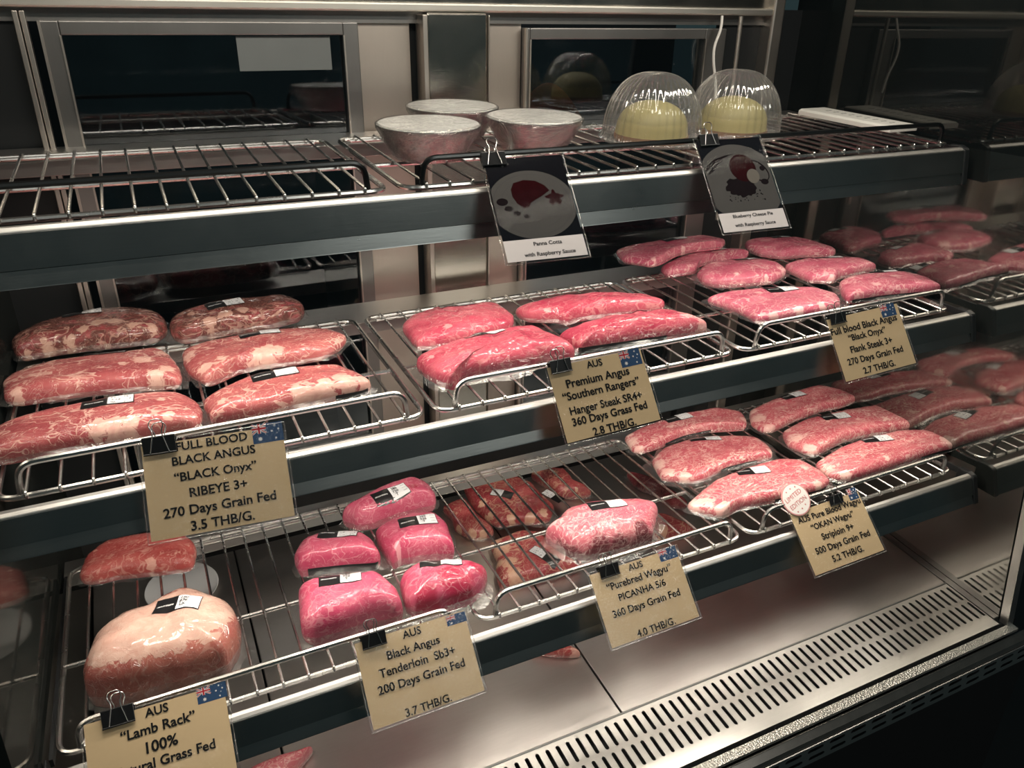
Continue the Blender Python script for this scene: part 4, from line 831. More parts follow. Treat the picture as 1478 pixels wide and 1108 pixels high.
    'B7': {'c': [0.0289, 0.8013, 0.6221], 'tilt': 0.06, 'T': 0.03, 'o': [[-0.0581, 0.0049], [-0.0228, 0.0201], [0.0198, 0.0213], [0.0581, 0.0191], [0.0452, 0.0077], [0.016, -0.0121], [-0.0188, -0.0213]], 'pad': 0, 'sk': 0.004, 'pw': 3, 'padr': [-0.25, 0.92], 'fat': [[0.0484, 0.024, 0.0059]], 'dark': []},
    'B8': {'c': [0.4939, 0.8477, 0.6249], 'tilt': 0.06, 'T': 0.02, 'o': [[-0.0362, 0.0275], [0.0051, 0.0062], [0.0362, -0.0193], [0.0358, -0.0275], [0.0119, -0.0189], [-0.0279, 0.0045]], 'pad': 0, 'sk': 0.004, 'pw': 3, 'padr': [-0.25, 0.92], 'fat': [[0.0295, -0.0222, 0.0093]], 'dark': []},
}

def catmull(pts, n):
    m = len(pts); out = []
    seglen = [math.dist(pts[i], pts[(i + 1) % m]) for i in range(m)]
    tot = sum(seglen)
    for k in range(n):
        d = tot * k / n; i = 0
        while d > seglen[i]: d -= seglen[i]; i += 1
        t = d / max(seglen[i], 1e-9)
        p0, p1, p2, p3 = (Vector(pts[(i + j) % m]) for j in (-1, 0, 1, 2))
        q = .5 * (2 * p1 + (p2 - p0) * t + (2 * p0 - 5 * p1 + 4 * p2 - p3) * t * t + (3 * p1 - p0 - 3 * p2 + p3) * t ** 3)
        lin = p1.lerp(p2, t)
        out.append(q.lerp(lin, .6))
    return out

def build_meat(key, name, label, cat, mat, group, seed=0, mode=None, texts=None, wrinkly=1.0):
    d = MEAT[key]
    T = d['T']; pw = d['pw']
    rnd = random.Random(seed + 11)
    off = Vector((rnd.uniform(-50, 50), rnd.uniform(-50, 50), rnd.uniform(-50, 50)))
    N = 112
    out = catmull(d['o'], N)
    zc = T * .36
    rr = [.0, .12, .24, .36, .47, .57, .66, .74, .81, .87, .91, .945, .97, .988, 1.0]
    prof = [(r, zc + (T - zc) * (1 - r ** pw) ** (1 / 2.3)) for r in rr] + [(1.0, zc * .72), (.993, zc * .42), (.978, zc * .16), (.955, 0.0)]
    verts = []; faces = []; tint = []
    ext = max(max(abs(p.x) for p in out), max(abs(p.y) for p in out))
    def colour(x, y, r, z):
        f = 0.0; g = 0.0
        for bx, by, br in d['fat']:
            q = math.hypot(x - bx, (y - by)) / (br * 1.05 + 1e-6)
            f = max(f, .80 - .42 * q * q) if q < 1.4 else f
        for bx, by, br in d['dark']:
            q = math.hypot(x - bx, (y - by)) / (br * 1.05 + 1e-6)
            g = max(g, 1.0 - .5 * q * q) if q < 1.42 else g
        if mode == 'lamb':
            f = max(0.0, min(1.0, .5 + (z / T - .66) * 3.2 + (y + .012) * 9))
            if y > .035 and abs(x) < .035: f *= .45
        if mode == 'picanha':
            g = max(g, min(1.0, max(0.0, (.62 - z / T) * 3.0)) if y < 0 else 0.0)
        if mode == 'brown':
            g = max(g, .62 if y < .03 else .35)
            f *= .86
        return (max(f, 0), max(g, 0), r, 1)
    for i, (r, z) in enumerate(prof):
        for k in range(N):
            p = out[k] * r
            q = Vector((p.x, p.y, 0)) * 22 + off
            lump = noise.noise(q) * .10 + noise.noise(q * 2.7) * .04 * wrinkly
            zz = z
            if i < 14: zz = z + T * lump * (1 - r ** 4)
            # creases of the packing, strongest over the shoulder
            sh = max(0, 1 - abs(r - .9) / .16)
            cr = noise.noise(Vector((out[k].x, out[k].y, 0)) * 95 + off) * .0014 * sh * wrinkly
            dirv = out[k].normalized() if out[k].length > 0 else Vector((0, 0))
            verts.append((p.x + dirv.x * cr, p.y + dirv.y * cr, max(zz, 0)))
            tint.append(colour(p.x, p.y, r, zz))
    M = len(prof)
    for i in range(M - 1):
        for k in range(N):
            k2 = (k + 1) % N
            if i == 0:
                continue
            faces.append((i * N + k, (i + 1) * N + k, (i + 1) * N + k2, i * N + k2))
    faces.append(tuple(N + k for k in range(N)))
    faces.append(tuple((M - 1) * N + k for k in range(N - 1, -1, -1)))
    # drop the unused centre ring
    verts = verts[N:]; tint = tint[N:]
    faces = [tuple(i - N for i in f) for f in faces]
    # top disc as a fan round a centre vertex
    top = faces[-2]; faces = faces[:-2] + [faces[-1]]
    ci = len(verts); cz = sum(verts[i][2] for i in top) / N
    verts.append((0, 0, cz)); tint.append(colour(0, 0, 0, cz))
    faces += [(top[k], top[(k + 1) % N], ci) for k in range(N)]
    me = bpy.data.meshes.new(name)
    me.from_pydata(verts, [], faces)
    me.materials.append(MAT[mat])
    ca = me.color_attributes.new('tint', 'FLOAT_COLOR', 'POINT')
    ca.data.foreach_set('color', [c for t in tint for c in t])
    bm = bmesh.new(); bm.from_mesh(me); bmesh.ops.recalc_face_normals(bm, faces=bm.faces)
    bm.to_mesh(me)
    tree = BVHTree.FromBMesh(bm); bm.free()
    me.polygons.foreach_set('use_smooth', [True] * len(me.polygons))
    o = bpy.data.objects.new(name, me)
    o.location = (d['c'][0], d['c'][1], d['c'][2] + .0006)
    o.rotation_euler = (d['tilt'], 0, 0)
    tag(o, label, cat, group)
    link(o)
    def drop(x, y, lift):
        h = tree.ray_cast(Vector((x, y, 1)), Vector((0, 0, -1)))
        return (x, y, (h[0].z if h[0] is not None else T * .6) + lift)
    # clear film skirt round the pack
    sk = d['sk']
    b = MB(); vv = []; ff = []
    for k in range(N):
        p = out[k]; dv = p.normalized()
        w = sk * (1.0 + .9 * noise.noise(Vector((p.x, p.y, 3)) * 30 + off))
        z1 = T * .20 + .0015 * noise.noise(Vector((p.x, p.y, 9)) * 120 + off)
        z2 = max(.0004, .003 + .0035 * noise.noise(Vector((p.x, p.y, 5)) * 110 + off))
        vv += [(p.x * .997, p.y * .997, T * .30), (p.x + dv.x * w * .45, p.y + dv.y * w * .45, z1 * .5 + z2 * .5), (p.x + dv.x * max(w, .002), p.y + dv.y * max(w, .002), z2)]
    for k in range(N):
        k2 = (k + 1) % N
        for j in (0, 1): ff.append((3 * k + j, 3 * k2 + j, 3 * k2 + j + 1, 3 * k + j + 1))
    b.add(vv, ff); b.build('plastic_wrap', MAT['film'], o, smooth=True, angle=180)
    if d['pad']:
        # black backing label showing under the front edge
        b = MB(); ring = [(p.x * .90, p.y * .92 - (.004 if p.y < 0 else -.001)) for p in out]
        ring = [(x, y - .10 * sk) for x, y in ring]
        k0 = [k for k in range(N) if out[k].y < -.10 * ext]
        sel = [k for k in k0 if d['padr'][0] * ext < out[k].x < d['padr'][1] * ext] if len(k0) > 8 else k0
        vv = []; ff = []
        for k in sel:
            p = out[k]; dv = p.normalized()
            for rr_, zz_ in ((1.006, .002), (1.010, zc * .55), (1.0045, zc * .95)):
                vv.append((p.x * rr_, p.y * rr_ - .0006, zz_))
        for j in range(len(sel) - 1):
            if (sel[j + 1] - sel[j]) != 1: continue
            for q in (0, 1): ff.append((3 * j + q, 3 * j + 3 + q, 3 * j + 4 + q, 3 * j + 1 + q))
        b.add(vv, ff)
        if ff: tag(b.build('backing_label', MAT['black'], o, smooth=True), 'black backing label along the front edge')
    if d.get('lab'):
        lx, ly, ang, ln, wd = d['lab']
        ln = min(max(ln, .046), .060); wd = min(max(wd, .017), .026)
        ca_, sa_ = math.cos(ang), math.sin(ang)
        def patch(pname, u0, u1, v0, v1, lift, mt, par, nx=12, ny=6):
            vv = []; ff = []; uv = []
            for j in range(ny + 1):
                for i in range(nx + 1):
                    a, c = i / nx, j / ny
                    u = (u0 + (u1 - u0) * a - .5) * ln; v = (v0 + (v1 - v0) * c - .5) * wd
                    vv.append(drop(lx + u * ca_ - v * sa_, ly + u * sa_ + v * ca_, lift)); uv.append((a, c))
            for j in range(ny):
                for i in range(nx):
                    q = j * (nx + 1) + i; ff.append((q, q + 1, q + nx + 2, q + nx + 1))
            me2 = bpy.data.meshes.new(pname); me2.from_pydata(vv, [], ff); me2.materials.append(MAT[mt])
            ul = me2.uv_layers.new(name='UVMap')
            for lp in me2.loops: ul.data[lp.index].uv = uv[lp.vertex_index]
            me2.polygons.foreach_set('use_smooth', [True] * len(me2.polygons))
            return link(bpy.data.objects.new(pname, me2), par)
        flip = mode == 'flip'
        lab = patch('brand_label', 0, 1, 0, 1, .0007, 'brand', o)
        u0, u1 = (.02, .53) if flip else (.50, .985)
        st = patch('weight_sticker', u0, u1, .05, .95, .0011, 'sticker_blank' if texts else 'sticker', lab)
        if texts:
            w_ = (u1 - u0)
            for i, tx in enumerate(texts):
                bm = text_bm(tx, .0068, 'CENTER', .015)
                for v in bm.verts:
                    u = (u0 + w_ * .30 - .5) * ln + v.co.x; vv_ = (.74 - i * .25 - .5) * wd + v.co.y
                    v.co = drop(lx + u * ca_ - vv_ * sa_, ly + u * sa_ + vv_ * ca_, .0024)
                me3 = bpy.data.meshes.new('handwriting'); bm.to_mesh(me3); bm.free(); me3.materials.append(MAT['ink'])
                # small print to the right of the handwriting belongs to the sticker as well
                join_into(st, me3)
            b = MB()
            for i in range(3):
                for q in range(3):
                    u = (u0 + w_ * (.70 + q * .08) - .5) * ln; v = (.74 - i * .25 - .5) * wd
                    pts = [drop(lx + (u + du) * ca_ - (v + dv) * sa_, ly + (u + du) * sa_ + (v + dv) * ca_, .0024) for du, dv in ((0, 0), (.0014, 0), (.0014, .0008), (0, .0008))]
                    b.add(pts, [(0, 1, 2, 3)])
            me4 = bpy.data.meshes.new('small_print'); me4.from_pydata(b.v, [], b.f); me4.materials.append(MAT['ink'])
            join_into(st, me4)
    return o

# ------------------------------------------------------------------ lettering
def text_bm(body, size, align='CENTER', bold=0.0, res=3):
    cu = bpy.data.curves.new('lettering', 'FONT')
    cu.body = body; cu.size = size; cu.align_x = align; cu.align_y = 'CENTER'
    cu.resolution_u = res; cu.offset = bold * size
    ob = bpy.data.objects.new('lettering', cu)
    COL.objects.link(ob)
    dg = bpy.context.evaluated_depsgraph_get()
    me = bpy.data.meshes.new_from_object(ob.evaluated_get(dg))
    bm = bmesh.new(); bm.from_mesh(me)
    bpy.data.objects.remove(ob); bpy.data.curves.remove(cu); bpy.data.meshes.remove(me)
    return bm

def join_into(o, me):
    """append a mesh (with its own material) to an object's mesh"""
    tgt = o.data
    idx = tgt.materials.find(me.materials[0].name)
    if idx < 0:
        tgt.materials.append(me.materials[0]); idx = len(tgt.materials) - 1
    for p in me.polygons: p.material_index = idx
    bm = bmesh.new(); bm.from_mesh(tgt)
    n0 = len(bm.faces)
    bm.from_mesh(me)
    bm.faces.ensure_lookup_table()
    for f in bm.faces[n0:]: f.material_index = idx
    bm.to_mesh(tgt); bm.free()
    bpy.data.meshes.remove(me)

def add_flat(o, pts, mat, z):
    me = bpy.data.meshes.new('flat'); me.from_pydata([(x, y, z) for x, y in pts], [], [tuple(range(len(pts)))]); me.materials.append(MAT[mat])
    join_into(o, me)

def ellipse(cx, cy, rx, ry, n=40, rot=0, clip=None):
    out = []
    for k in range(n):
        a = 2 * math.pi * k / n
        x, y = rx * math.cos(a), ry * math.sin(a)
        x, y = cx + x * math.cos(rot) - y * math.sin(rot), cy + x * math.sin(rot) + y * math.cos(rot)
        if clip: x = min(max(x, clip[0]), clip[1]); y = min(max(y, clip[2]), clip[3])
        out.append((x, y))
    return out

def add_text(o, body, cx, cy, width, mat, z, rot=0.0, bold=.012, cap=None):
    bm = text_bm(body, .02, 'CENTER', bold)
    xs = [v.co.x for v in bm.verts]; ys = [v.co.y for v in bm.verts]
    w0 = max(xs) - min(xs); mx = (max(xs) + min(xs)) / 2
    k = width / w0
    ky = k if cap is None else cap / (.02 * .72)
    c, s = math.cos(rot), math.sin(rot)
    for v in bm.verts:
        x, y = (v.co.x - mx) * k, (v.co.y - .0008) * ky
        v.co = (cx + x * c - y * s, cy + x * s + y * c, z)
    me = bpy.data.meshes.new('lettering'); bm.to_mesh(me); bm.free(); me.materials.append(MAT[mat])
    join_into(o, me)

# ------------------------------------------------------------------ meat list
RIB = 'vacuum packed ribeye steaks'; HAN = 'vacuum packed hanger steaks'; FLA = 'vacuum packed flank steaks'
STR = 'vacuum packed striploin steaks'; TEN = 'vacuum packed tenderloins'; BON = 'steaks lying on the deck'
LIST = [
    ('R1', 'ribeye_steak', 'brown aged ribeye steak pack in the back left corner of the middle shelf', 'steak', 'ribeye_brown', RIB, 'brown', None),
    ('R2', 'ribeye_steak', 'brown aged ribeye steak pack at the back, right of the other brown one', 'steak', 'ribeye_brown', RIB, 'brown', None),
    ('R3', 'ribeye_steak', 'pinkish red ribeye steak in front of the back left brown ribeye', 'steak', 'ribeye', RIB, None, None),
    ('R4', 'ribeye_steak', 'pink ribeye steak between the right brown ribeye and the front right one', 'steak', 'ribeye', RIB, None, None),
    ('R5', 'ribeye_steak', 'large ribeye steak at the front rail, left of the FULL BLOOD card clip', 'steak', 'ribeye', RIB, None, None),
    ('R6', 'ribeye_steak', 'pink ribeye with cream fat along its front edge, above the FULL BLOOD card flag', 'steak', 'ribeye', RIB, None, None),
    ('H1', 'hanger_steak', 'flat crumpled hanger steak at the back left of its rack', 'steak', 'hanger', HAN, None, None),
    ('H2', 'hanger_steak', 'shiny red hanger steak at the front left, beside the Hanger Steak card clip', 'steak', 'hanger', HAN, None, None),
    ('H3', 'hanger_steak', 'pale pink hanger steak at the back right of its rack', 'steak', 'hanger', HAN, None, None),
    ('H4', 'hanger_steak', 'long red hanger steak at the front right, above the Hanger Steak card flag', 'steak', 'hanger', HAN, None, None),
    ('F2', 'flank_steak', 'flank steak pack mostly hidden beneath another at the back left', 'steak', 'flank', FLA, None, None),
    ('F1', 'flank_steak', 'flank steak pack lying on top of another at the back left of its rack', 'steak', 'flank', FLA, None, None),
    ('F3', 'flank_steak', 'pink flank steak between the stacked pair and the front left flank steak', 'steak', 'flank', FLA, None, None),
    ('F4', 'flank_steak', 'dark flank steak at the very back right, below the Blueberry Cheese Pie card', 'steak', 'flank', FLA, None, None),
    ('F5', 'flank_steak', 'flank steak behind the rightmost one, in the middle of the right group', 'steak', 'flank', FLA, None, None),
    ('F6', 'flank_steak', 'broad pink flank steak at the front rail, left of the Flank Steak card', 'steak', 'flank', FLA, None, None),
    ('F7', 'flank_steak', 'flank steak with black front edge at the right end of the middle shelf', 'steak', 'flank', FLA, None, None),
    ('W1', 'striploin_steak', 'marbled striploin at the back left, below the Hanger Steak card corner', 'steak', 'striploin', STR, None, None),
    ('W2', 'striploin_steak', 'marbled striploin in the middle of the left column of three', 'steak', 'striploin', STR, None, None),
    ('W3', 'striploin_steak', 'marbled striploin at the front left, pointing behind the LIMITED EDITION badge', 'steak', 'striploin', STR, None, None),
    ('W4', 'striploin_steak', 'marbled striploin at the back of the right column, under the Flank Steak card', 'steak', 'striploin', STR, None, None),
    ('W5', 'striploin_steak', 'marbled striploin in the middle of the right column of three', 'steak', 'striploin', STR, None, None),
    ('W6', 'striploin_steak', 'marbled striploin at the front right end of the bottom shelf', 'steak', 'striploin', STR, None, None),
    ('T1', 'tenderloin', 'magenta tenderloin pack at the very back of the group of five', 'tenderloin', 'tenderloin', TEN, None, ('285', '726', 'T')),
    ('T2', 'tenderloin', 'magenta tenderloin pack in the right column, between the back and front ones', 'tenderloin', 'tenderloin', TEN, None, ('265', '526', 'T')),
    ('T3', 'tenderloin', 'magenta tenderloin with black strip on its front, behind the front left pack', 'tenderloin', 'tenderloin', TEN, None, None),
    ('T4', 'tenderloin', 'big glossy tenderloin at the front left, above the Tenderloin card clip', 'tenderloin', 'tenderloin', TEN, None, ('285', '726', 'T')),
    ('T5', 'tenderloin', 'wrinkled marbled tenderloin at the front right, above the Tenderloin card flag', 'tenderloin', 'tenderloin', TEN, None, None),
    ('P1', 'picanha', 'single picanha pack with dark front face, above the PICANHA card', 'picanha', 'picanha', None, 'picanha', None),
    ('L1', 'lamb_rack', 'rack of lamb with a cream fat cap, behind the Lamb Rack card', 'lamb rack', 'lamb', None, 'lamb', ('280', '876', 'LK')),
    ('L2', 'lean_red_steak', 'flat lean red steak behind the lamb rack on the bottom shelf', 'steak', 'lean', None, None, None),
    ('B1', 'bone_in_steak', 'bone-in steak on the deck, its label next to the long support bar', 'steak', 'bone_in', BON, 'flip', None),
    ('B2', 'bone_in_steak', 'red steak at the back of the deck, partly behind the picanha', 'steak', 'bone_in', BON, 'flip', None),
    ('B3', 'bone_in_steak', 'steak with wide cream fat on its left, on the deck under the front rail', 'steak', 'bone_in', BON, 'flip', None),
    ('B4', 'bone_in_steak', 'steak on the deck tucked under the left edge of another bone-in steak', 'steak', 'bone_in', BON, None, None),
    ('B5', 'bone_in_steak', 'very dark red steak on the deck, below the left striploins', 'steak', 'dark_red', BON, None, None),
    ('B6', 'bone_in_steak', 'red steak on the deck, showing right of the picanha pack', 'steak', 'bone_in', BON, None, None),
    ('B7', 'bone_in_steak', 'marbled steak peeking out below the bottom shelf, beside the Lamb Rack card', 'steak', 'striploin', BON, None, None),
    ('B8', 'bone_in_steak', 'pale tip of meat peeking out between the Tenderloin and PICANHA cards', 'steak', 'lean', BON, None, None),
]
for i, (k, nm, lb, ct, mt, gp, mode, tx) in enumerate(LIST):
    build_meat(k, nm, lb, ct, mt, gp, i * 7, mode, tx, 2.2 if mt == 'hanger' or k == 'T5' else 1.0)

# ------------------------------------------------------------------ price cards and their binder clips
CARDS = {
    'full': {'M': [[0.9899, 0.0647, -0.1263], [-0.1389, 0.622, -0.7706], [0.0287, 0.7803, 0.6247]], 'c': [0.0239, 0.7569, 1.144], 'lines': [['FULL BLOOD', -0.0016, 0.0435, 0.0719, -0.015], ['BLACK ANGUS', -0.0012, 0.0285, 0.0837, -0.042], ['“BLACK Onyx”', -0.0015, 0.0113, 0.0826, -0.022], ['RIBEYE 3+', -0.0009, -0.0066, 0.0576, -0.042], ['270 Days Grain Fed', -0.0009, -0.0241, 0.1122, -0.003], ['3.5 THB/G.', -0.0005, -0.0411, 0.0633, -0.025]], 'clip': [-0.053, 0.0507], 'flag': [0.0397, 0.0716, 0.0333, 0.0546]},
    'prem': {'M': [[0.9998, -0.0195, -0.0024], [0.0095, 0.5904, -0.807], [0.0171, 0.8069, 0.5905]], 'c': [0.505, 0.7656, 1.1456], 'lines': [['AUS', -0.003, 0.0426, 0.0237, -0.097], ['Premium Angus', -0.0031, 0.0239, 0.0954, -0.042], ['“Southern Rangers”', -0.0027, 0.008, 0.1166, -0.029], ['Hanger Steak SR4+', -0.0016, -0.0113, 0.1097, -0.053], ['360 Days Grass Fed', -0.0003, -0.0257, 0.1138, -0.032], ['2.8 THB/G.', 0.0005, -0.0437, 0.0653, -0.065]], 'clip': [-0.0526, 0.0503], 'flag': [0.0363, 0.0688, 0.0287, 0.0511]},
    'flank': {'M': [[0.9972, -0.0231, -0.0711], [-0.0441, 0.5856, -0.8094], [0.0603, 0.8103, 0.5829]], 'c': [0.9962, 0.7709, 1.1356], 'lines': [['Full blood Black Angus', -0.0042, 0.029, 0.1327, -0.074], ['“Black Onyx”', -0.0046, 0.014, 0.0748, -0.054], ['Flank Steak 3+', -0.0031, -0.0043, 0.0839, -0.063], ['270 Days Grain Fed', -0.0019, -0.0218, 0.1115, -0.048], ['2.7 THB/G.', -0.0017, -0.0404, 0.0638, -0.066]], 'clip': [-0.0516, 0.0557], 'flag': [0.0356, 0.0653, 0.0322, 0.0525]},
    'lamb': {'M': [[0.9961, 0.025, -0.0845], [-0.071, 0.7951, -0.6022], [0.0522, 0.6059, 0.7938]], 'c': [-0.082, 0.6773, 0.8777], 'lines': [['AUS', 0.0006, 0.0429, 0.0239, -0.052], ['“Lamb Rack”', 0.0003, 0.0263, 0.0753, -0.027], ['100%', 0.0018, 0.008, 0.0318, -0.067], ['Natural Grass Fed', 0.0026, -0.0084, 0.1021, -0.058]], 'clip': [-0.0369, 0.0502], 'flag': [0.0425, 0.0738, 0.0353, 0.0521]},
    'tend': {'M': [[0.9989, 0.0043, 0.0463], [0.0315, 0.6701, -0.7416], [-0.0343, 0.7422, 0.6693]], 'c': [0.2095, 0.6757, 0.8752], 'lines': [['AUS', -0.0009, 0.0427, 0.0241, -0.04], ['Black Angus', -0.0029, 0.0253, 0.0679, -0.055], ['Tenderloin  Sb3+', -0.0018, 0.0078, 0.0976, -0.06], ['200 Days Grain Fed', -0.0007, -0.01, 0.1115, -0.026], ['3.7 THB/G.', -0.0014, -0.0436, 0.0588, -0.052]], 'clip': [-0.0482, 0.0499], 'flag': [0.0454, 0.072, 0.0363, 0.0486]},
    'pic': {'M': [[0.9996, -0.0087, -0.0281], [-0.0147, 0.68, -0.7331], [0.0255, 0.7332, 0.6796]], 'c': [0.5385, 0.6789, 0.8649], 'lines': [['AUS', 0.0002, 0.0429, 0.0232, -0.028], ['“Purebred Wagyu”', 0.0007, 0.0266, 0.105, -0.015], ['PICANHA 5/6', -0.001, 0.0093, 0.0762, -0.03], ['360 Days Grain Fed', -0.0008, -0.0093, 0.1093, -0.017], ['4.0 THB/G.', 0.0012, -0.0434, 0.0619, -0.016]], 'clip': [-0.0413, 0.056], 'flag': [0.0409, 0.0707, 0.0364, 0.0534]},
    'okan': {'M': [[0.9986, -0.0148, -0.0503], [-0.0243, 0.7184, -0.6952], [0.0464, 0.6955, 0.717]], 'c': [0.914, 0.6891, 0.8516], 'lines': [['AUS Pure Blood Wagyu', 0.0025, 0.0357, 0.1296, -0.042], ['“OKAN Wagyu”', 0.0003, 0.0196, 0.0876, -0.047], ['Striploin 9+', 0.0009, 0.0012, 0.0653, -0.068], ['500 Days Grain Fed', 0.0019, -0.0165, 0.1115, -0.053], ['5.2 THB/G.', 0.0018, -0.0354, 0.0639, -0.088]], 'clip': [0.0214, 0.06], 'flag': [0.0497, 0.0688, 0.0389, 0.0579]},
    'panna': {'M': [[0.9865, 0.0936, -0.1343], [-0.1607, 0.7107, -0.6849], [0.0313, 0.6973, 0.7161]], 'c': [0.4289, 0.8314, 1.3829], 'lines': [['Panna Cotta', 0.004, -0.0501, 0.0353, -0.029], ['with Raspberry Sauce', 0.0039, -0.0637, 0.0636, 0.008]], 'clip': [-0.0374, 0.0725]},
    'blue': {'M': [[0.9876, 0.0834, -0.1327], [-0.1538, 0.679, -0.7179], [0.0302, 0.7294, 0.6834]], 'c': [0.7526, 0.8416, 1.3846], 'lines': [['Blueberry Cheese Pie', 0.0012, -0.0489, 0.0613, 0.027], ['with Raspberry Sauce', 0.0007, -0.0623, 0.0624, 0.048]], 'clip': [-0.0303, 0.0695]},
}

def card_matrix(d):
    m = Matrix(d['M']).to_4x4(); m.translation = Vector(d['c'])
    return m

def build_flag(o, x0, x1, y0, y1, z):
    """small Australian flag"""
    w, h = x1 - x0, y1 - y0
    add_flat(o, [(x0, y0), (x1, y0), (x1, y1), (x0, y1)], 'flag_blue', z)
    cx0, cx1, cy0, cy1 = x0, x0 + w * .46, y1 - h * .5, y1
    def bar(ax, ay, bx, by, t, m, zz):
        dx, dy = bx - ax, by - ay; L = math.hypot(dx, dy); nx, ny = -dy / L * t, dx / L * t
        add_flat(o, [(ax + nx, ay + ny), (ax - nx, ay - ny), (bx - nx, by - ny), (bx + nx, by + ny)], m, zz)
    bar(cx0, cy0, cx1, cy1, h * .055, 'flag_white', z + .0001); bar(cx0, cy1, cx1, cy0, h * .055, 'flag_white', z + .00012)
    bar(cx0, cy0, cx1, cy1, h * .022, 'flag_red', z + .00015); bar(cx0, cy1, cx1, cy0, h * .022, 'flag_red', z + .00017)
    mx, my = (cx0 + cx1) / 2, (cy0 + cy1) / 2
    bar(cx0, my, cx1, my, h * .085, 'flag_white', z + .0002); bar(mx, cy0, mx, cy1, h * .085, 'flag_white', z + .0002)
    bar(cx0, my, cx1, my, h * .05, 'flag_red', z + .00025); bar(mx, cy0, mx, cy1, h * .05, 'flag_red', z + .00025)
    def star(cx, cy, r, n=7):
        pts = []
        for k in range(2 * n):
            a = math.pi / 2 + math.pi * k / n; q = r if k % 2 == 0 else r * .45
            pts.append((cx + q * math.cos(a), cy + q * math.sin(a)))
        add_flat(o, pts, 'flag_white', z + .0002)
    star(x0 + w * .24, y0 + h * .22, h * .14)
    for fx, fy, fr in ((.75, .84, .07), (.64, .55, .07), (.86, .62, .07), (.75, .17, .07), (.80, .42, .04)):
        star(x0 + w * fx, y0 + h * fy, h * fr, 5 if fr < .05 else 7)

def build_clip(d, label, sc=1.0, tilt=0.0):
    cx, cy = d['clip']
    top = d['h'] / 2
    m = card_matrix(d) @ Matrix.Translation((cx, top, 0)) @ Matrix.Rotation(tilt, 4, 'Z')
    r = bpy.data.objects.new('binder_clip', None); r.empty_display_size = .01
    r.matrix_world = m
    tag(r, label, 'binder clip', 'black binder clips'); link(r)
    w = .0150 * sc
    b = MB()
    pr = [(-.0125, .0022), (.0035, .0062), (.0045, .0052), (.0045, -.0052), (.0035, -.0062), (-.0125, -.0022), (-.0125, -.0012), (.0025, -.0045), (.0025, .0045), (-.0125, .0012)]
    b.prism([(y * sc, z * sc) for y, z in pr], -w, w)
    b.build('clip_body', MAT['clip'], r, bevel=.0004)
    rl = MB()
    for zz in (.0027, -.0027): rl.tube([(-w, -.0125 * sc, zz * sc), (w, -.0125 * sc, zz * sc)], .0009 * sc, 8)
    rl.build('jaw_roll', MAT['clip'], r, smooth=True)
    for sgn, lean in ((1, .10), (-1, -.30)):
        pts = [(-.0085, -.0120, .0036), (-.0045, .0040, .0072), (-.0042, .0085, .0080), (-.0070, .0145, .0090), (-.0045, .0195, .0098), (.0045, .0195, .0098), (.0070, .0145, .0090), (.0042, .0085, .0080), (.0045, .0040, .0072), (.0085, -.0120, .0036)]
        q = []
        for x, y, z in pts:
            q.append((x * sc, y * sc, sgn * (z + max(0, y) * lean) * sc))
        b = MB(); b.tube(fillet(q, .005 * sc, 4), .00062 * sc, 6)
        b.build('wire_handle', MAT['wire'], r, smooth=True)
    return r

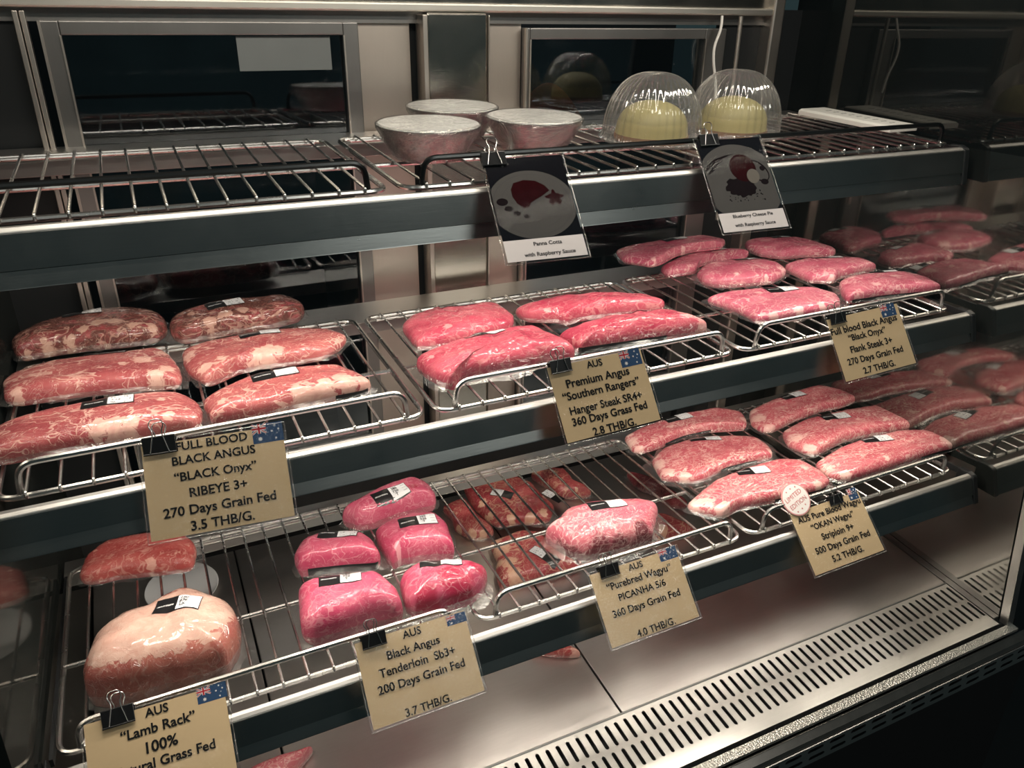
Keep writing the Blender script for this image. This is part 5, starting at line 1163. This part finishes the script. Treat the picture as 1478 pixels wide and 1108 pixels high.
def build_card(key, label, clip_label, photo=None, sc=1.0, ctilt=0.0):
    d = CARDS[key]
    W_, H_ = (.105, .148) if photo else (.148, .105)
    d['w'], d['h'] = W_, H_
    root = bpy.data.objects.new('price_card', None) if not photo else bpy.data.objects.new('menu_card', None)
    root.empty_display_size = .02
    root.matrix_world = card_matrix(d)
    tag(root, label, 'price card' if not photo else 'menu card', 'price cards clipped to the rack rails' if not photo else 'dessert cards on the top shelf'); link(root)
    e = .0028
    b = MB(); b.box(-W_ / 2 + e, W_ / 2 - e, -H_ / 2 + e, H_ / 2 - e, -.0003, .0)
    p = b.build('printed_paper', MAT['kraft'] if not photo else MAT['photo_dark'], root)
    z = .00012
    if photo:
        L, Rr, Bm, Tp = -W_ / 2 + e, W_ / 2 - e, -H_ / 2 + e, H_ / 2 - e
        add_flat(p, [(L, Bm), (Rr, Bm), (Rr, -.043), (L, -.043)], 'caption', z + .0003)
    if photo == 'panna':
        add_flat(p, ellipse(-.002, .004, .055, .0475, 56, 0, (L, Rr, -.043, Tp)), 'photo_plate', z)
        for q, c_ in ((.90, 'photo_plate_rim'), (.87, 'photo_plate'), (.72, 'photo_plate_rim'), (.70, 'photo_plate')):
            z += .00003; add_flat(p, ellipse(-.002, .004, .055 * q, .0475 * q, 56, 0, (L, Rr, -.043, Tp)), c_, z)
        z += .00004
        add_flat(p, [(-.025, .026), (-.020, .035), (-.006, .0385), (.008, .036), (.018, .029), (.023, .021), (.012, .014), (-.002, .007), (-.008, .0), (-.014, -.001), (-.021, .006), (-.025, .016)], 'photo_red', z)
        blob = [(.027 + .0095 * (1 + .25 * math.sin(5 * a) + .15 * math.sin(9 * a)) * math.cos(a), .010 + .009 * (1 + .25 * math.sin(5 * a) + .15 * math.sin(9 * a)) * math.sin(a)) for a in [2 * math.pi * k / 40 for k in range(40)]]
        add_flat(p, blob, 'photo_red', z + .00003)
        for x, y, r in ((-.039, .010, .0065), (-.033, .0, .005), (-.024, -.007, .0045), (-.013, -.012, .0035)):
            add_flat(p, ellipse(x, y, r * 1.1, r * .8, 20), 'photo_sauce', z)
        for x, y in ((-.028, .060), (-.021, .0625)): add_flat(p, ellipse(x, y, .0016, .0016, 10), 'photo_plate', z)
    if photo == 'blue':
        add_flat(p, ellipse(.0, .002, .062, .060, 60, 0, (L, Rr, -.043, .062)), 'photo_plate', z)
        z += .00004
        for pts in ([(-.050, .022), (-.046, .030), (-.032, .040), (-.012, .0455), (.002, .0465), (-.012, .0425), (-.030, .035), (-.042, .026)], [(-.046, .017), (-.040, .026), (-.026, .035), (-.014, .040), (-.028, .031), (-.036, .022)]):
            add_flat(p, pts, 'photo_sauce', z)
        add_flat(p, ellipse(.030, .018, .014, .020, 30, .7), 'photo_sauce', z)
        add_flat(p, ellipse(.030, .018, .0115, .0185, 30, .7), 'photo_plate', z + .00002)
        add_flat(p, ellipse(.036, .0, .006, .0045, 20), 'photo_sauce', z + .00003)
        add_flat(p, ellipse(.0385, .021, .004, .004, 20), 'photo_sauce', z + .00003)
        rg = random.Random(4)
        crumb = []
        for k in range(44):
            a = 2 * math.pi * k / 44; q = 1 + rg.uniform(-.14, .14)
            crumb.append((-.002 + .023 * q * math.cos(a), -.005 + .015 * q * math.sin(a)))
        add_flat(p, crumb, 'photo_sauce', z + .00003)
        for k in range(30):
            x, y = rg.uniform(-.026, .03), rg.uniform(-.028, -.012)
            add_flat(p, ellipse(x, y, rg.uniform(.0005, .0014), rg.uniform(.0005, .0014), 8), 'photo_sauce', z)
        add_flat(p, ellipse(.009, .024, .020, .0215, 40), 'photo_red', z + .00006)
        add_flat(p, ellipse(.021, .010, .0095, .0115, 30, -.3), 'photo_cream', z + .00009)
    if not photo:
        build_flag(p, *d['flag'], z)
    for i, (tx, cx, cy, wd, an) in enumerate(d['lines']):
        add_text(p, tx, cx, cy, wd, 'ink', .0006, d.get('rot', 0), .024, None)
    b = MB()
    b.add([(-W_ / 2, -H_ / 2, -.0006), (-W_ / 2, H_ / 2, -.0006), (W_ / 2, H_ / 2, -.0006), (W_ / 2, -H_ / 2, -.0006)], [(0, 1, 2, 3)])
    nx, ny = 2, 2
    b.add([(-W_ / 2, -H_ / 2, .0010), (W_ / 2, -H_ / 2, .0010), (W_ / 2, H_ / 2, .0010), (-W_ / 2, H_ / 2, .0010)], [(0, 1, 2, 3)])
    b.build('laminate_sleeve', MAT['laminate_flat' if photo or key in ('flank', 'prem', 'lamb') else 'laminate'], root, recalc=False)
    ed = MB()
    for (xa, ya), (xb, yb) in (((-1, -1), (1, -1)), ((1, -1), (1, 1)), ((1, 1), (-1, 1)), ((-1, 1), (-1, -1))):
        ed.tube([(xa * W_ / 2, ya * H_ / 2, .0002), (xb * W_ / 2, yb * H_ / 2, .0002)], .0007, 5)
    ed.build('laminate_edge', MAT['film'], root)
    if key == 'okan':
        bx, by, br = -.0505, .0685, .0262
        b = MB(); b.lathe([(0.0001, 0), (br, 0), (br, .0012), (0.0001, .0012)], 48)
        g = b.build('round_badge', MAT['badge_rim'], root, smooth=True)
        g.location = (bx, by, .0018)
        tag(g, 'round white badge with a red rim')
        add_flat(g, ellipse(0, 0, br * .93, br * .93, 48), 'badge_white', .0014)
        an = .30
        add_text(g, 'LIMITED', -.0015 * math.cos(an) - .0045 * math.sin(an), .0045 * math.cos(an) + .002, .0365, 'badge_red', .0016, an, .0, .0078)
        add_text(g, 'EDITION', .0045 * math.sin(an) * 1.0, -.0062, .0365, 'badge_red', .0016, an, .0, .0078)
        for sx, sy in ((-.0125, .0145), (-.003, .0180), (.0070, .0190), (-.006, -.0195), (.004, -.0165), (.0125, -.0120)):
            pts = []
            for k in range(10):
                a = math.pi / 2 + math.pi * k / 5; q = .0019 if k % 2 == 0 else .0008
                pts.append((sx + q * math.cos(a), sy + q * math.sin(a)))
            add_flat(g, pts, 'badge_red', .0016)
    return build_clip(d, clip_label, sc, ctilt)

build_card('full', 'kraft price card reading FULL BLOOD and RIBEYE 3+, hung from the middle shelf', 'binder clip holding the FULL BLOOD ribeye card', sc=1.08)
build_card('prem', 'kraft price card reading Hanger Steak, hung in the middle of the case', 'binder clip holding the Hanger Steak card')
build_card('flank', 'kraft price card reading Flank Steak 3+ at the right end of the middle shelf', 'binder clip holding the Flank Steak card')
build_card('lamb', 'kraft price card reading Lamb Rack, cut off by the bottom edge', 'binder clip holding the Lamb Rack card', sc=1.08)
build_card('tend', 'glaring kraft price card reading Tenderloin, hung from the bottom shelf', 'binder clip holding the Tenderloin card')
build_card('pic', 'kraft price card reading PICANHA, hung from the bottom shelf', 'binder clip holding the PICANHA card')
build_card('okan', 'kraft price card reading Striploin 9+, with a round LIMITED EDITION badge', 'binder clip holding the Striploin card', sc=.92)
build_card('panna', 'photo card of a dessert plate captioned Panna Cotta, hung from the top shelf', 'binder clip holding the Panna Cotta card', photo='panna', sc=1.0)
build_card('blue', 'photo card of a red dessert captioned Blueberry Cheese Pie', 'binder clip holding the Blueberry Cheese Pie card', photo='blue', sc=.95)

# ------------------------------------------------------------------ things on the top shelf
def top_at(x, y): return (x, y, plane_z('top', y))
def build_tin(x, y, label, seed):
    r = empty('foil_tin', label, 'foil tin', top_at(x, y), (SH['top']['t'], 0, 0), 'foil tins wrapped in cling film')
    rb, rt, h = .047, .0695, .044
    prof = [(.001, .0005), (rb - .003, .0005), (rb, .003), (rb + (rt - rb) * .5, h * .5), (rt - .002, h - .003), (rt, h - .001), (rt, h), (rt - .003, h)]
    b = MB(); b.lathe(prof, 72); b.build('tin_body', MAT['foil'], r, smooth=True, angle=60)
    b = MB(); rg = random.Random(seed)
    b.lathe([(rt - .0005, h + .0003), (rt - .002, h + .0016), (rt * .72, h + .0010), (rt * .4, h + .0014), (rt * .12, h + .0008), (.0005, h + .0008)], 72)
    v2 = []
    for vx, vy, vz in b.v:
        v2.append((vx, vy, vz + .0012 * noise.noise(Vector((vx * 60, vy * 60, seed))) * (1 if math.hypot(vx, vy) < rt * .9 else 0)))
    b.v = v2
    b.build('lid', MAT['lid'], r, smooth=True)
    b = MB(); b.lathe([(rb + .001, .0012), (rb + .0035, .006), (rb + (rt - rb) * .45 + .002, h * .45), (rt + .0012, h - .004), (rt + .0016, h + .001), (rt - .002, h + .0030)], 96)
    v2 = []
    for vx, vy, vz in b.v:
        a = math.atan2(vy, vx); q = 1 + .014 * noise.noise(Vector((math.cos(a) * 9, math.sin(a) * 9, vz * 90 + seed))) * (1 if vz < h * .9 else .1)
        q = max(q, 1.0)
        v2.append((vx * q, vy * q, vz))
    b.v = v2
    b.build('cling_wrap', MAT['cling'], r, smooth=True, angle=180)
build_tin(.368, 1.033, 'film wrapped foil tin on the top shelf, nearest of three', 1)
build_tin(.536, 1.050, 'film wrapped foil tin behind the Panna Cotta card', 2)
build_tin(.457, 1.172, 'film wrapped foil tin at the back, between the other two', 3)

def build_dome(x, y, label, cake_label, rot, seed):
    r = empty('dome_cover', label, 'cake dome', top_at(x, y), (SH['top']['t'], 0, rot), 'clear ribbed cake domes')
    R0, H0 = .0760, .101
    prof = []
    for k in range(15):
        a = math.pi / 2 * k / 14
        prof.append((max(R0 * math.cos(a) ** .80 if k < 14 else .0006, .0006), .014 + (H0 - .014) * math.sin(a)))
    prof = [(R0 + .004, .0045), (R0 + .001, .009)] + prof
    b = MB(); b.lathe(prof, 240, rib=.0010, nrib=40)
    b.build('dome', MAT['dome'], r, smooth=True, angle=180)
    b = MB(); b.lathe([(.0005, .0006), (R0 + .002, .0006), (R0 + .0065, .0020), (R0 + .007, .0055), (R0 + .004, .0065), (R0 + .0005, .0042), (R0 - .004, .0016), (.0005, .0014)], 96)
    b.build('base_tray', MAT['dome'], r, smooth=True)
    c = empty('dome_cake', cake_label, 'cake', (x, y, plane_z('top', y) + .002), (SH['top']['t'], 0, 0), 'dome cakes under clear covers')
    rc, hc = .0555, .058
    prof = [(rc + .001, .008), (rc, .014), (rc * .99, .020)]
    for k in range(1, 9):
        a = math.pi / 2 * k / 8; prof.append((max(rc * .985 * math.cos(a) ** .92, .0006) if k < 8 else .0006, .020 + (hc - .020) * math.sin(a)))
    b = MB(); b.lathe(prof, 64)
    b.v = [(vx * (1 + .02 * noise.noise(Vector((vx * 40, vy * 40, vz * 40 + seed)))), vy * (1 + .02 * noise.noise(Vector((vx * 40, vy * 40, vz * 40 + seed + 9)))), vz) for vx, vy, vz in b.v]
    b.build('custard_top', MAT['cake'], c, smooth=True)
    b = MB(); b.lathe([(.0005, 0), (rc + .001, 0), (rc + .0025, .003), (rc + .002, .009), (.0005, .009)], 64); b.build('biscuit_base', MAT['crust'], c, smooth=True)
build_dome(.742, 1.050, 'clear ribbed plastic dome cover beside the foil tins', 'pale yellow dome cake under the left cover, beside the foil tins', .1, 1)
build_dome(.909, 1.060, 'clear ribbed plastic dome cover above the Blueberry Cheese Pie card', 'pale yellow dome cake under the cover above the Blueberry Cheese Pie card', .35, 2)

# white plastic tray at the right end of the top shelf
def build_tray():
    r = empty('white_tray', 'long white plastic strip lying on the right end of the top shelf', 'plastic strip', (1.2285, 1.095, plane_z('top', 1.095)), (SH['top']['t'], 0, R(3)))
    b = MB()
    L, w, h = .105, .036, .011
    pr = [(-w, 0), (-w, h * .75), (-w + .006, h), (w - .004, h), (w, h * .8), (w, 0)]
    v = [(x, -L, z) for x, z in pr] + [(x, L, z) for x, z in pr]; n = len(pr)
    b.add(v, [(i, (i + 1) % n, n + (i + 1) % n, n + i) for i in range(n)] + [tuple(range(n)), tuple(range(2 * n - 1, n - 1, -1))])
    b.build('strip_body', MAT['white_plastic'], r, bevel=.001)
    b = MB()
    for k in range(9):
        y = -L * .75 + k * L * .17
        for q in range(2): b.box(-.004 + q * .008, .001 + q * .008, y, y + .004, h, h + .0003)
    b.build('printed_marks', MAT['print_mark'], r)
build_tray()

# sheet of paper stuck to the left back window
b = MB(); b.box(.172, .312, 1.3165, 1.3172, 1.505, 1.553)
tag(b.build('paper_sheet', MAT['paper']), 'blank grey paper sheet stuck to the upper corner of the back window', 'paper')

# white cable hanging at the right back corner, bright rod beside it
b = MB(); b.tube(fillet([(1.054, 1.296, 1.588), (1.050, 1.29, 1.565), (1.036, 1.288, 1.535), (1.040, 1.288, 1.505), (1.052, 1.29, 1.475), (1.058, 1.29, 1.44)], .02, 5), .0026, 8)
tag(b.build('cable', MAT['white_cable'], smooth=True), 'thin white cable hanging in front of the right back window frame', 'cable')
b = MB(); b.tube([(1.090, 1.285, 1.588), (1.096, 1.285, 1.20)], .0042, 10)
struct('trim_15', b, MAT['frame_light'], smooth=True)

# white round dish on the deck behind the lamb
r = empty('round_dish', 'white round dish on the deck, seen through the wires behind the lamb rack', 'dish', (-.052, 1.235, deck_z(1.235)), (DECK_T, 0, 0))
b = MB(); b.lathe([(.0005, .0005), (.040, .0005), (.060, .010), (.062, .0105), (.061, .012), (.040, .004), (.0005, .003)], 56); b.build('dish_bowl', MAT['white_dish'], r, smooth=True)

# kitchen seen dimly through the right back window
b = MB(); b.box(.45, 1.5, 1.62, 2.2, 0.0, 1.335); tag(b.build('kitchen_counter', MAT['counter'], bevel=.004), 'dim steel kitchen counter beyond the right back window', 'counter')
def build_cloth():
    b = MB(); nx, ny = 24, 16; v = []; f = []
    for j in range(ny + 1):
        for i in range(nx + 1):
            u, w = i / nx, j / ny
            x = .80 + .20 * u; y = 1.66 + .10 * w
            env = math.sin(math.pi * u) ** .6 * math.sin(math.pi * min(1, w * 1.0)) ** .5
            v.append((x, y, 1.3355 + env * (.085 + .02 * math.sin(9 * u + 5 * w)) + .001))
    for j in range(ny):
        for i in range(nx):
            q = j * (nx + 1) + i; f.append((q, q + 1, q + nx + 2, q + nx + 1))
    b.add(v, f)
    tag(b.build('folded_cloth', MAT['orange_cloth'], smooth=True), 'crumpled orange cloth on the counter beyond the right back window', 'cloth')
build_cloth()
area('kitchen_fill_light', (1.2, 2.3, 2.3), (R(25), 0, 0), .6, .2, 3.0, (1.0, .95, .9))  # unseen fill light, added so the cloth and counter show through the window
